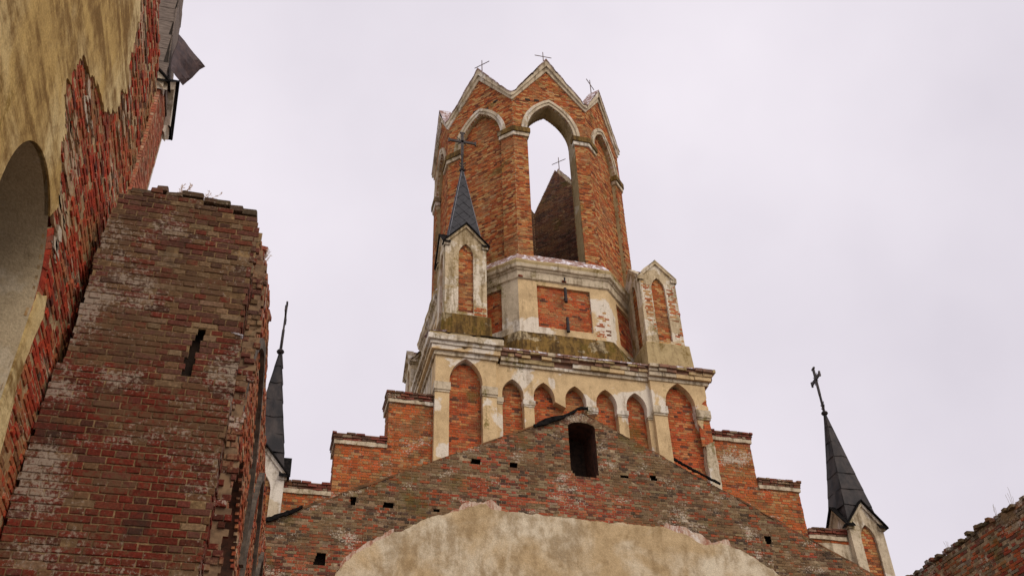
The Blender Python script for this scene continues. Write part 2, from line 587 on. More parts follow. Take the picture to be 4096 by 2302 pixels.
class Masonry:
    """collects the bricks of one thing; the largest in view become parts of their own, the rest one joined part"""
    def __init__(s, parent, mat, mortar, rich=False, singles=300, seed=1, see=None):
        s.parent, s.mat, s.mortar, s.rich, s.singles = parent, mat, mortar, rich, singles
        s.r = random.Random(seed)
        s.bricks = []
        s.mb = MB()
        s.see = see

    def brick(s, fr, u0, u1, v0, v1, d, col, tilt=0.0, deep=0.055):
        s.bricks.append((fr, u0, u1, v0, v1, d, col, tilt, deep, s.r.randrange(10)))

    def field(s, fr, inc, exc=(), colf=None, course=0.08, joint=0.013, L=0.262, d=0.0, djit=0.006, bed=0.013, miss=0.0, edge_jit=0.0, bond='english', mortar=True):
        r = s.r
        v0 = min(p[1] for P in inc for p in P)
        v1 = max(p[1] for P in inc for p in P)
        i = int(math.floor(v0 / course))
        while i * course < v1:
            va, vb = i * course, (i + 1) * course
            vm = (va + vb) / 2
            iv = []
            for P in inc:
                iv += crossings(P, vm)
            for P in exc:
                iv = subtract(iv, crossings(P, vm))
            head = (i % 2 == 1)
            step = (L + joint) / 2 if head else (L + joint)
            off = step * 0.5 if head else 0.0
            off += noise.noise(Vector((i * 7.3, fr.o.x, 0.3))) * 0.03
            for (a, b) in iv:
                if edge_jit:
                    a += r.uniform(-edge_jit, edge_jit * 0.3)
                    b += r.uniform(-edge_jit * 0.3, edge_jit)
                if b - a < 0.02:
                    continue
                if mortar:
                    s.mb.quad(fr.p(a, va, d - bed), fr.p(b, va, d - bed), fr.p(b, vb, d - bed), fr.p(a, vb, d - bed))
                k = math.floor((a - off) / step)
                while True:
                    x0, x1 = off + k * step, off + (k + 1) * step - joint
                    k += 1
                    if x0 > b - 0.02:
                        break
                    x0, x1 = max(x0, a), min(x1, b)
                    if x1 - x0 < 0.035:
                        continue
                    if miss and r.random() < miss:
                        continue
                    jj = lambda q: r.uniform(-q, q)
                    dd = d + jj(djit)
                    if r.random() < 0.04:
                        dd -= r.uniform(0.0, 0.012)
                    s.brick(fr, x0 + jj(0.003), x1 + jj(0.003), va + joint / 2 + jj(0.003), vb - joint / 2 + jj(0.003), dd, colf((x0 + x1) / 2, vm, r))
            i += 1

    def finish(s, name='brickwork', bed='mortar_bed'):
        score = []
        for i, B in enumerate(s.bricks):
            fr, u0, u1, v0, v1, d = B[:6]
            c = fr.p((u0 + u1) / 2, (v0 + v1) / 2, d)
            q = px(c)
            if q is None or not (0.0 < q[0] < 1.0 and 0.0 < q[1] < 0.562) or (s.see and not s.see(q[0], q[1])):
                continue
            face = max(0.0, (CAM - c).normalized().dot(fr.n))
            score.append((-(u1 - u0) * (v1 - v0) * face / (q[2] * q[2]), i))
        score.sort()
        one = set(i for _, i in score[:s.singles])
        kind = 'rich' if s.rich else 'simple'
        pool = RICH if s.rich else SIMPLE
        mb = MB()
        for i, (fr, u0, u1, v0, v1, d, col, tilt, deep, k) in enumerate(s.bricks):
            U, V, N = fr.u, fr.v, fr.n
            if tilt:
                ca, sa = math.cos(tilt), math.sin(tilt)
                U, V = U * ca + V * sa, V * ca - U * sa
            c = fr.p((u0 + u1) / 2, (v0 + v1) / 2, d)
            w, h = (u1 - u0), (v1 - v0)
            if i in one:
                o = bpy.data.objects.new('brick', shared(kind, k, M[s.mat + '_single']))
                COL.objects.link(o)
                mm = Matrix((U * w, V * h, N * deep)).transposed().to_4x4()
                mm.translation = c
                o.parent = s.parent
                o.matrix_parent_inverse = Matrix.Translation(-Vector(s.parent.location))
                o.matrix_basis = mm
                o.color = (col[0], col[1], col[2], 1)
            else:
                vs, fs = pool[k]
                mb.add([c + U * (x * w) + V * (y * h) + N * (z * deep) for x, y, z in vs], fs, col)
        if mb.f:
            mb.build(name, M[s.mat], s.parent, 'stuff', True)
        if s.mb.f:
            s.mb.build(bed, M[s.mortar], s.parent)


def pick(r, table):
    t = r.random() * sum(w for w, _ in table)
    for w, c in table:
        t -= w
        if t <= 0:
            break
    k = r.uniform(0.82, 1.18)
    return tuple(max(0.004, x * k * r.uniform(0.94, 1.06)) for x in c)


def pocket(mb, fr, u0, u1, v0, v1, depth, d=0.0):
    """an open hole: four cheeks and a back"""
    P = lambda u, v, dd: fr.p(u, v, dd)
    a, b = d - 0.004, d - depth
    mb.quad(P(u0, v0, a), P(u0, v1, a), P(u0, v1, b), P(u0, v0, b))
    mb.quad(P(u1, v0, a), P(u1, v0, b), P(u1, v1, b), P(u1, v1, a))
    mb.quad(P(u0, v0, a), P(u0, v0, b), P(u1, v0, b), P(u1, v0, a))
    mb.quad(P(u0, v1, a), P(u1, v1, a), P(u1, v1, b), P(u0, v1, b))
    mb.quad(P(u0, v0, b), P(u0, v1, b), P(u1, v1, b), P(u1, v0, b))


rect = lambda a, b, c, d: [(a, c), (b, c), (b, d), (a, d)]

# ------------------------------------------------------------------ ground
g = MB()
g.quad((-400, -400, 0), (400, -400, 0), (400, 400, 0), (-400, 400, 0))
go = g.build('ground', M['ground'])
go['kind'] = 'structure'
go['label'] = 'ground of thin snow and rubble below the ruin'

# ------------------------------------------------------------------ gable wall with its stepped shoulders
gw = thing('gable_wall', 'stepped brick gable wall with the pale vault scar and old roof line', 'wall', (0, 0, 0))
GY = -0.22
G = FRONT(GY)


def scar(x):
    return 16.26 + 0.493 * x if x < 0 else 16.26 - 0.515 * x


def gable_col(u, v, r):
    h = scar(u) - v                                   # below the roof line
    n1 = noise.noise(Vector((u * 0.55, v * 0.7, 3.0))) + 0.5 * noise.noise(Vector((u * 1.7, v * 2.2, 9.0)))
    grey = smoothstep(-0.45, 0.35, n1 + 0.5 - 0.42 * max(0, h - 1.0) + (0.2 if u > 1.5 and u < 5 else 0) - 0.5 * smoothstep(5.5, 7.5, abs(u)) * smoothstep(0.6, 1.2, h))
    if r.random() < grey:
        return pick(r, ((5, (0.19, 0.12, 0.065)), (3, (0.25, 0.175, 0.1)), (2.5, (0.08, 0.052, 0.035)), (3, (0.14, 0.075, 0.042)), (3.4, (0.28, 0.07, 0.03))))
    return pick(r, ((6, (0.33, 0.075, 0.035)), (3, (0.26, 0.06, 0.035)), (2, (0.36, 0.13, 0.06)), (1.5, (0.12, 0.05, 0.035)), (1.2, (0.26, 0.18, 0.11))))


vault = [(-7.6, 9.0), (-7.1, 10.1), (-6.72, 10.79), (-6.54, 11.11), (-5.96, 11.58), (-5.37, 11.94), (-4.65, 12.33), (-3.9, 12.63), (-2.91, 12.99), (-2.69, 12.8),
         (-0.89, 12.77), (0.61, 12.71), (2.15, 12.72), (2.84, 12.54), (3.41, 12.29), (4.15, 12.34), (4.95, 11.99), (5.59, 11.54), (6.25, 10.95), (6.9, 10.1), (7.5, 9.0)]
vaultr = ragged(vault, 0.06, 0.035, 2.0, keep=lambda x, z: z < 9.2)
holes = [(-3.16, 14.24, .32, .16), (-2.04, 14.22, .26, .16), (-6.49, 12.78, .22, .26), (-5.54, 12.71, .32, .2), (-4.24, 12.66, .2, .13),
         (-7.19, 11.09, .3, .36), (1.24, 14.2, .3, .17), (2.16, 14.21, .26, .19), (5.47, 12.62, .28, .24)]
win = [(-0.2, 14.05), (0.35, 14.08), (0.47, 14.2), (0.47, 15.7)] + [(0.05 + 0.42 * math.cos(a), 15.7 + 0.16 * math.sin(a)) for a in (0.5, 1.0, 1.57, 2.1, 2.6)] + [(-0.37, 15.7), (-0.37, 14.25)]
lower = [(-9.35, 8.8), (9.35, 8.8), (9.35, scar(9.35)), (0.12, 16.2), (-0.12, 16.2), (-9.35, scar(-9.35))]
ms = Masonry(gw, 'gable', 'mortar_gable', seed=11, see=lambda x, y: x > 0.27)
hr = random.Random(3)
hx = []
for a, b, w, h in holes:
    j = lambda: hr.uniform(-0.05, 0.05)
    hx.append([(a - w * 0.42 + j(), b - h * 0.45), (a + w * 0.36 + j(), b - h * 0.45), (a + w * 0.45, b + j()), (a + w * 0.4 + j(), b + h * 0.45), (a - w * 0.42 + j(), b + h * 0.45)])
vring = [(0.05 + 0.68 * math.cos(a), 15.7 + 0.42 * math.sin(a)) for a in np.linspace(0, math.pi, 12)]
ms.field(G, [lower], [vaultr, win, vring] + hx, gable_col, djit=0.007, joint=0.016)
# segmental arch of bricks over the opening
for k in range(11):
    a = math.pi * (0.1 + 0.8 * k / 10)
    cx_, cz_ = 0.05 + 0.53 * math.cos(a), 15.7 + 0.3 * math.sin(a)
    ms.brick(G, cx_ - 0.12, cx_ + 0.12, cz_ - 0.036, cz_ + 0.036, 0.004, pick(ms.r, ((1, (0.24, 0.16, 0.1)), (1, (0.2, 0.1, 0.06)))), tilt=math.atan2(0.75 * math.sin(a), math.cos(a)))
ms.mb.poly(G, vring + win[3:-1][::-1], -0.05, -0.013)
# shoulders: face bricks and ends
SY = 0.06
SF = FRONT(SY)
STEPS = {-1: ((5.63, 16.05), (7.05, 14.55), (8.5, 12.98)), 1: ((5.66, 15.9), (7.0, 14.38), (8.45, 12.9))}


def step_col(u, v, r):
    k = smoothstep(-0.2, 0.5, noise.noise(Vector((u * 0.9, v * 0.9, 5.0))))
    c = pick(r, ((6, (0.46, 0.11, 0.035)), (3, (0.4, 0.125, 0.04)), (3, (0.4, 0.21, 0.085)), (1, (0.18, 0.055, 0.03))))
    return mix3(c, (0.3, 0.125, 0.03), 0.35 * k)


for sgn in (-1, 1):
    (xa, za), (xb, zb), (xc, zc) = STEPS[sgn]
    P = [(4.3, scar(-4.3) - 0.15), (4.3, za), (xa, za), (xa, zb), (xb, zb), (xb, zc), (xc, zc), (xc, scar(-xc) - 0.15)]
    ms.field(SF, [[(sgn * x, z) for x, z in P]], (), step_col, edge_jit=0.012)
    for (x, z1, z0) in ((xa, za, zb), (xb, zb, zc)):
        fr = WEST(-x) if sgn < 0 else EAST(x)
        s_ = -1 if sgn < 0 else 1
        ms.field(fr, [rect(*sorted((s_ * (SY + 0.03), s_ * 0.95)), z0, z1)], (), step_col)
ms.finish()
# solid core behind the faces
c = MB()
for sgn in (-1, 1):
    (xa, za), (xb, zb), (xc, zc) = STEPS[sgn]
    for x0, x1, z in ((4.3, xa - 0.03, za), (xa - 0.03, xb - 0.03, zb), (xb - 0.03, xc - 0.03, zc)):
        c.box(FRONT(0.1), *sorted((sgn * x0, sgn * x1)), 8.8, z - 0.01, -0.85, -0.01)
c.build('wall_core', M['rubble'], gw)
c = MB()
c.box(FRONT(0.0), -9.3, 9.3, 0.0, 8.85, -0.9, 0.2)
c.build('lower_wall', M['dark_brick'], gw)
c = MB()
for a, b, w, h in holes:
    pocket(c, G, a - w / 2 - 0.07, a + w / 2 + 0.07, b - h / 2 - 0.06, b + h / 2 + 0.06, 0.28, -0.013)
c.build('putlog_hole', M['pocket'], gw)
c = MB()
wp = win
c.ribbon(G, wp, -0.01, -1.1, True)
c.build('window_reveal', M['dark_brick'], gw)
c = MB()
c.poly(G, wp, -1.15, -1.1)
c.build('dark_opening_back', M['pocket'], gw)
for i, P in enumerate(([(-4.7, 12.2), (-3.9, 12.6), (-3.5, 12.95), (-2.75, 13.12), (-2.5, 12.9), (-2.4, 12.6), (-4.0, 12.4)], [(2.2, 12.6), (2.35, 12.85), (3.0, 12.72), (3.75, 12.42), (4.2, 12.5), (4.3, 12.2), (3.3, 12.1)], [(-6.75, 10.6), (-6.62, 11.2), (-6.1, 11.62), (-5.4, 12.05), (-5.3, 11.8), (-6.4, 10.8)])):
    c = MB()
    c.poly(G, ragged(P, 0.07, 0.06, 30 + i), -0.02, 0.012)
    c.build('base_coat', M['basecoat'], gw)
c = MB()
c.poly(G, vaultr, -0.02, 0.045)
c.build('vault_plaster', M['vault'], gw)['label'] = 'large pale ochre plaster patch under the vault scar'
# the weathered ledge left along the old roof line
c = MB()
for sgn in (-1, 1):
    for i in range(26):
        x0, x1 = 0.12 + i * 0.354, 0.12 + (i + 1) * 0.354
        rr = random.Random(i + 40 * sgn)
        j0 = rr.uniform(-0.03, 0.03)
        P = [(sgn * x0, scar(sgn * x0) - 0.03), (sgn * x1, scar(sgn * x1) - 0.03), (sgn * x1, scar(sgn * x1) + 0.03 + j0), (sgn * x0, scar(sgn * x0) + 0.03 + j0)]
        c.poly(G, P, -0.4, -0.01 + rr.uniform(-0.03, 0.03), back=True)
c.build('roof_line_ledge', M['scar'], gw)
# copings of the steps: a plaster fillet and loose courses of coping bricks
copr = random.Random(5)
coping = [shared('rich', i, M['gable_single']) for i in range(6)]


def loose_brick(parent, name, cen, size, rz=0.0, col=(0.25, 0.08, 0.05), mat='gable', tip=0.0, kind='rich', deepaxis=None):
    o = bpy.data.objects.new(name, shared(kind, copr.randrange(6), M[mat + '_single']))
    COL.objects.link(o)
    R = Matrix.Rotation(rz, 3, 'Z') @ Matrix.Rotation(tip, 3, 'X')
    U, N, V = R @ X3, R @ -Y3, R @ Z3
    mm = Matrix((U * size[0], V * size[2], N * size[1])).transposed().to_4x4()
    mm.translation = Vector(cen) + N * size[1] / 2
    o.parent = parent
    o.matrix_parent_inverse = Matrix.Translation(-Vector(parent.location))
    o.matrix_basis = mm
    o.color = (*col, 1)
    return o


def cap(parent, x0, x1, z, y0=SY, depth=0.95, rows=3, side=0, over=0.12, mat='gable'):
    """the coping on one step; side = -1/+1 adds the overhang at that end"""
    f = FRONT(y0)
    a = x0 - (0.05 if side < 0 else 0)
    b = x1 + (0.05 if side > 0 else 0)
    q = MB()
    q.rough(f, a, b, z - 0.02, z + 0.1, -depth, 0.045, 0.018, x0)
    q.build('coping_fillet', M['pale'], parent)
    zz = z + 0.1
    for row in range(rows):
        ov = over * (0.6 + 0.4 * row / max(1, rows - 1))
        a = x0 - (ov if side < 0 else 0)
        b = x1 + (ov if side > 0 else 0)
        x = a
        while x < b - 0.06:
            L = min(copr.choice((0.26, 0.26, 0.13)), b - x)
            if not (row == rows - 1 and copr.random() < 0.3):
                col = pick(copr, ((3, (0.2, 0.06, 0.04)), (2, (0.13, 0.07, 0.045)), (1, (0.28, 0.2, 0.13))))
                loose_brick(parent, 'coping_brick', (x + L / 2, y0 - ov / 2 + 0.16 + copr.uniform(-0.012, 0.012), zz + 0.035), (L - 0.012, 0.32 + ov, 0.072), copr.uniform(-0.02, 0.02), col, mat)
            x += L
        q = MB()
        q.box(f, a + 0.02, b - 0.02, zz, zz + (0.07 if row < rows - 1 else 0.03), -depth, ov - 0.05)
        q.build('coping_bed', M['rubble'], parent)
        zz += 0.08


for sgn in (-1, 1):
    (xa, za), (xb, zb), (xc, zc) = STEPS[sgn]
    for x0, x1, z in ((4.36, xa, za), (xa + 0.0, xb, zb), (xb, xc - 0.25, zc)):
        cap(gw, *sorted((sgn * x0, sgn * x1)), z, side=sgn)
# plaster panel low on the right shoulder, beside the corner turret
c = MB()
c.poly(SF, ragged([(7.1, 12.78), (8.42, 12.78), (8.42, 12.0), (7.75, 12.35), (7.2, 12.62)], 0.15, 0.02, 3), -0.01, 0.03)
c.build('plaster_panel', M['pale'], gw)

# ------------------------------------------------------------------ bell tower
YC = 4.12
tw = thing('bell_tower', 'tall octagonal brick bell tower with pointed gables above the stepped wall', 'tower', (0, YC, 0))
mt = Masonry(tw, 'tower', 'mortar_tower', seed=21, singles=300, see=lambda x, y: x > 0.3)


def tower_col(u, v, r):
    k = 0.5 + 0.5 * noise.noise(Vector((u * 0.8, v * 0.5, 15.0)))
    c = pick(r, ((5, (0.42, 0.115, 0.035)), (5, (0.35, 0.075, 0.026)), (3.5, (0.47, 0.2, 0.065)), (3.5, (0.5, 0.29, 0.115)), (2.5, (0.14, 0.04, 0.022))))
    return mix3(c, (0.4, 0.16, 0.055), 0.3 * k)


def niche_col(u, v, r):
    return pick(r, ((6, (0.46, 0.105, 0.035)), (3, (0.38, 0.08, 0.032)), (3, (0.48, 0.2, 0.075)), (1, (0.14, 0.055, 0.035))))


# square stage: middle bay with five pointed niches, a taller niche on each corner pier
MY, PY = 0.03, -0.12
FM, FP = FRONT(MY), FRONT(PY)
CEN = (-1.95, -0.97, 0.03, 1.02, 2.0)
low = lambda x: scar(x) - 0.12
P = [(-2.52, 17.75), (-2.52, low(-2.52))]
for i, cx_ in enumerate(CEN):
    a = arch(0.335, 16.72, 17.26, 6, cx_)
    jl, jr = cx_ - 0.335, cx_ + 0.335
    zl = low(jl)
    zr = low(jr)
    if i == 2:
        zl, zr = 16.45, 16.3
    if i == 1:
        zr = 16.62
    if i == 3:
        zl = 16.35
    P += [(jl, zl)] + a[::-1] + [(jr, zr)]
P += [(2.52, low(2.52)), (2.52, 17.75)]
c = MB()
c.poly(FM, P, -0.25, 0.0)
c.build('arcade_plaster', M['ochre'], tw)
mt.field(FRONT(MY + 0.235), [[(-2.5, low(-2.5)), (0, 16.1), (2.5, low(2.5)), (2.5, 17.4), (-2.5, 17.4)]], (), niche_col)
for i in range(6):
    if i == 0:
        u0, u1, z = -2.52, CEN[0] - 0.3, 16.5
    elif i == 5:
        u0, u1, z = CEN[4] + 0.3, 2.52, 16.5
    else:
        u0, u1, z = CEN[i - 1] + 0.3, CEN[i] - 0.3, 16.5
    if i == 2:
        continue
    c = MB()
    c.box(FM, u0, u1, z - 0.1, z + 0.06, -0.17, 0.04)
    c.box(FM, u0 + 0.02, u1 - 0.02, z - 0.16, z - 0.1, -0.17, 0.02)
    c.build('capital', M['pale'], tw)
for sgn in (-1, 1):
    cx_ = sgn * 3.42
    a = arch(0.5, 16.88, 17.7, 8, cx_)
    x0, x1 = cx_ - 0.93, cx_ + 0.93
    P = [(x0, 17.75), (x0, low(x0)), (cx_ - 0.5, low(cx_ - 0.5))] + a[::-1] + [(cx_ + 0.5, low(cx_ + 0.5)), (x1, low(x1)), (x1, 17.75)]
    if sgn > 0:   # the outer pilaster of the right pier has lost most of its plaster
        P = [(x0, 17.75), (x0, low(x0)), (cx_ - 0.5, low(cx_ - 0.5))] + a[::-1] + [(cx_ + 0.5, 16.3), (cx_ + 0.62, 16.1), (cx_ + 0.7, 16.42), (x1, 16.45), (x1, 16.95), (cx_ + 0.72, 17.02), (x1, 17.25), (x1, 17.75)]
    c = MB()
    c.poly(FP, P, -0.3, 0.0)
    c.build('pier_plaster', M['ochre'], tw)
    if sgn > 0:
        c = MB()
        c.poly(FP, ragged([(cx_ + 0.58, low(4.0) + 0.02), (x1, low(x1)), (x1, 15.75), (cx_ + 0.62, 15.55)], 0.12, 0.02, 6), -0.3, -0.002)
        c.build('pilaster_plaster', M['pale'], tw)
    mt.field(FRONT(PY + 0.22), [[(x0 + 0.02, low(x0) - 0.2), (x1 - 0.02, low(x1) - 0.2), (x1 - 0.02, 17.6), (x0 + 0.02, 17.6)]], (), niche_col)
    if sgn > 0:
        mt.field(FRONT(PY + 0.004), [rect(cx_ + 0.52, x1 - 0.02, 15.5, 17.3)], (), niche_col)
    for u0, u1 in ((x0 - 0.03, cx_ - 0.47), (cx_ + 0.47, x1 + 0.03)):
        c = MB()
        c.box(FP, u0, u1, 16.52, 16.78, -0.28, 0.05)
        c.box(FP, u0 + 0.02, u1 - 0.02, 16.45, 16.52, -0.28, 0.025)
        c.build('capital', M['pale'], tw)
    # inner and outer cheeks of the pier
    c = MB()
    c.box(FRONT(PY + 0.012), *sorted((cx_ - 0.925, cx_ - 0.91)), low(cx_ - 0.925), 17.75, -0.6, 0)
    c.build('pier_cheek', M['ochre'], tw)
c = MB()   # body of the square stage
c.box(FRONT(0.0), -4.34, 4.34, 16.3, 17.74, -8.35, -0.32)
c.box(FRONT(0.0), -4.33, 4.33, 8.8, 16.3, -8.35, -1.6)
c.build('stage_body', M['pale'], tw)
# main cornice: plaster steps on the left pier, worn brick and broken plaster elsewhere
cr_ = random.Random(9)


def band(name, fr, u0, u1, z0, z1, d0, d1, mat, end=0.0):
    q = MB()
    q.rough(fr, u0 - end, u1 + end, z0, z1, d0, d1, 0.016, z0)
    return q.build(name, M[mat], tw)


F0 = FRONT(0.0)
for k, (z0, z1, o, mname) in enumerate(((17.72, 17.86, 0.06, 'pale'), (17.86, 18.02, 0.15, 'ochre'), (18.02, 18.14, 0.2, 'pale'), (18.14, 18.34, 0.28, 'pale'), (18.34, 18.42, 0.24, 'mossy'))):
    band('cornice_band', F0, -4.35 - o, -2.47 + o * 0.6, z0, z1, -0.5, 0.12 + o, mname)
    f = WEST(-4.345)
    q = MB()
    q.rough(f, -8.5, -0.5, z0 + 0.001, z1 - 0.001, -0.2, o - 0.003, 0.014, z1)
    q.build('side_cornice_band', M[mname], tw)
for (x0, x1, yb, seed) in ((-2.34, 2.5, -0.02, 3), (2.45, 4.42, 0.12, 8)):
    rr = random.Random(seed)
    for (z0, z1, o, L, miss, mats) in ((17.7, 17.82, 0.07, 2.6, 0, ('pale',)), (17.82, 17.97, 0.14, 0.5, 0.12, ('ochre', 'pale', 'mossy', 'pale')), (17.97, 18.08, 0.2, 0.27, 0.25, ('mossy', 'rubble', 'pale', 'ochre', 'rubble')), (18.08, 18.2, 0.27, 0.27, 0.12, ('rubble', 'mossy', 'rubble', 'pale'))):
        q = MB()
        q.box(FRONT(-yb), x0, x1 + (o if x1 > 4 else 0) - 0.02, z0 - 0.002, z1 + 0.002, -0.5, o - 0.09)
        q.build('cornice_core', M['rubble'], tw)
        x = x0
        end = x1 + (o if x1 > 4 else 0)
        while x < end - 0.05:
            w = min(L * rr.uniform(0.7, 1.3), end - x)
            if rr.random() >= miss:
                q = MB()
                q.box(FRONT(-yb), x + 0.006, x + w - 0.006, z0 + 0.005, z1 - 0.005, -0.3, o + rr.uniform(-0.04, 0.012), jit=0.008, rnd=rr)
                q.build('cornice_block', M[rr.choice(mats)], tw)
            x += w
# broken right end of the cornice, seen against the sky
for i in range(9):
    loose_brick(tw, 'cornice_brick', (4.5 + cr_.uniform(-0.1, 0.14), -0.08 + 0.26 * i, 18.02 + cr_.uniform(-0.16, 0.12)), (0.27, 0.2, 0.08), cr_.uniform(-0.3, 0.3), pick(cr_, ((1, (0.13, 0.05, 0.035)), (1, (0.24, 0.1, 0.06)))), 'tower')
# sloping top of the cornice with thin snow, up to the foot of the drum
c = MB()
for (x0, x1, y0) in ((-2.3, 2.45, -0.24), (2.5, 4.62, -0.36)):
    n = 14
    for i in range(n):
        xa, xb = x0 + (x1 - x0) * i / n, x0 + (x1 - x0) * (i + 1) / n
        e = lambda q: noise.noise(Vector((q * 4, 1.0, y0))) * 0.04
        c.add([(xa, y0 + e(xa), 18.2), (xb, y0 + e(xb), 18.2), (xb, 0.75, 18.62), (xa, 0.75, 18.62), (xa, y0 + e(xa), 18.15), (xb, y0 + e(xb), 18.15)], [(0, 1, 2, 3), (4, 5, 1, 0)])
c.add([(-4.63, -0.38, 18.42), (-2.32, -0.38, 18.42), (-2.32, 0.6, 18.8), (-4.63, 0.6, 18.8)], [(0, 1, 2, 3)])
c.add([(-4.58, -0.38, 18.42), (-4.58, 8.6, 18.42), (-4.0, 8.6, 18.7), (-4.0, -0.1, 18.7)], [(3, 2, 1, 0)])
c.build('snowy_cornice_top', M['ledge'], tw)
c = MB()
c.box(FRONT(-0.395), -3.02, -2.3, 18.4, 18.425, -0.35, 0.02, jit=0.015, rnd=cr_)
c.build('metal_flashing', M['felt'], tw)
c = MB()   # the roof of the square stage behind
c.add([(-4.3, 0.3, 18.55), (4.3, 0.3, 18.55), (4.3, 8.3, 18.55), (-4.3, 8.3, 18.55)], [(0, 1, 2, 3)])
c.build('stage_roof', M['rubble'], tw)

# octagon parts
TAN = math.tan(math.pi / 8)


class Oct:
    """one side of the octagon: k = 0 faces the camera end, counting to the right"""
    def __init__(s, k, a, yc=YC):
        th = -math.pi / 2 + k * math.pi / 4
        s.a = a
        s.hw = a * TAN
        n = Vector((math.cos(th), math.sin(th), 0))
        s.fr = Frame(Vector((0, yc, 0)) + n * a, Vector((-n.y, n.x, 0)))

    def mp(s, u, v, d):
        if abs(u) > s.hw - 0.004:
            u = math.copysign(s.hw + d * TAN, u)
        return s.fr.p(u, v, d)


def ring(prof, name, mat):
    """octagonal band along a profile of (apothem, height)"""
    q = MB()
    for k in range(8):
        th0 = -math.pi / 2 + (k - 0.5) * math.pi / 4
        th1 = th0 + math.pi / 4
        cc = math.cos(math.pi / 8)
        P = lambda a, z, th: Vector((a / cc * math.cos(th), YC + a / cc * math.sin(th), z))
        for (a0, z0), (a1, z1) in zip(prof, prof[1:]):
            n = 18
            def W(p, a_):
                w = noise.noise(p * 2.3) + 0.8 * noise.noise(p * 9.0)
                amp_ = 0.02 if a_ > 3.83 else 0.0
                out_ = Vector((p.x, p.y - YC, 0)).normalized()
                return p + out_ * (w * amp_ - max(0.0, w - 0.5) * amp_ * 3) + Z3 * (w * amp_ * 0.6)
            for i in range(n):
                A, B = P(a0, z0, th0), P(a0, z0, th1)
                C, D_ = P(a1, z1, th0), P(a1, z1, th1)
                q.quad(W(A.lerp(B, i / n), a0), W(A.lerp(B, (i + 1) / n), a0), W(C.lerp(D_, (i + 1) / n), a1), W(C.lerp(D_, i / n), a1))
    return q.build(name, M[mat], tw)


DA = 3.8
ring([(4.02, 18.3), (3.98, 18.75), (3.84, 19.28), (3.72, 19.32)], 'drum_plinth', 'moss')
ring([(3.71, 19.2), (3.71, 21.6)], 'drum_body', 'pale')
for k in (0, 1, 2, -1, -2):
    o = Oct(k, DA)
    hw, pw = o.hw, 0.93
    for sg in (-1, 1):
        c = MB()
        P = [(sg * hw, 19.3), (sg * hw, 21.5), (0, 21.5), (0, 21.26), (sg * pw, 21.26), (sg * pw, 19.56), (0, 19.56), (0, 19.3)]
        c.poly(o.fr, P, -0.09, 0, mp=o.mp)
        c.build('drum_frame', M['pale' if k == -1 else 'ochre'], tw)
    if k in (0, 1, -1):
        mt.field(Frame(o.fr.p(0, 0, -0.075), o.fr.u), [rect(-pw, pw, 19.5, 21.3)], (), niche_col)
    if k == 0:      # plaster lost beside the panel: bare bricks
        mt.field(Frame(o.fr.p(0, 0, 0.002), o.fr.u), [ragged([(0.99, 19.32), (hw - 0.03, 19.32), (hw - 0.03, 20.3), (1.3, 20.62), (1.02, 20.1)], 0.15, 0.03, 8)], (), tower_col, djit=0.004)
ring([(3.80, 21.42), (3.86, 21.46), (3.87, 21.72), (3.92, 21.76), (3.92, 21.8)], 'drum_cornice', 'pale')
ring([(3.92, 21.8), (3.99, 21.84), (4.01, 21.96)], 'drum_cornice_upper', 'pale')
ring([(4.01, 21.96), (4.03, 22.06), (3.99, 22.14)], 'drum_drip_edge', 'mossy')
ring([(3.99, 22.14), (3.62, 22.68)], 'snowy_drum_ledge', 'ledge')
for (z0, z1) in ((20.62, 21.2), (19.42, 19.98)):
    c = MB()
    c.tube((0.03, YC - DA - 0.1, z0), (0.03, YC - DA - 0.1, z1), 0.062, 0.05, 8)
    c.tube((0.03, YC - DA - 0.1, z0 + 0.25), (0.03, YC - DA + 0.12, z0 + 0.25), 0.02, 0.02, 6)
    c.build('tie_bar', M['iron'], tw)
c = MB()
c.tube((0.02, YC - DA - 0.14, 21.44), (0.02, YC - DA - 0.16, 21.6), 0.03, 0.03, 8)
c.build('anchor_pin', M['iron'], tw)
for dx in (-1.5, 0.02):
    loose_brick(tw, 'cornice_brick', (dx, YC - DA - 0.03, 21.5), (0.15, 0.14, 0.07), 0.2, (0.22, 0.07, 0.04), 'tower')

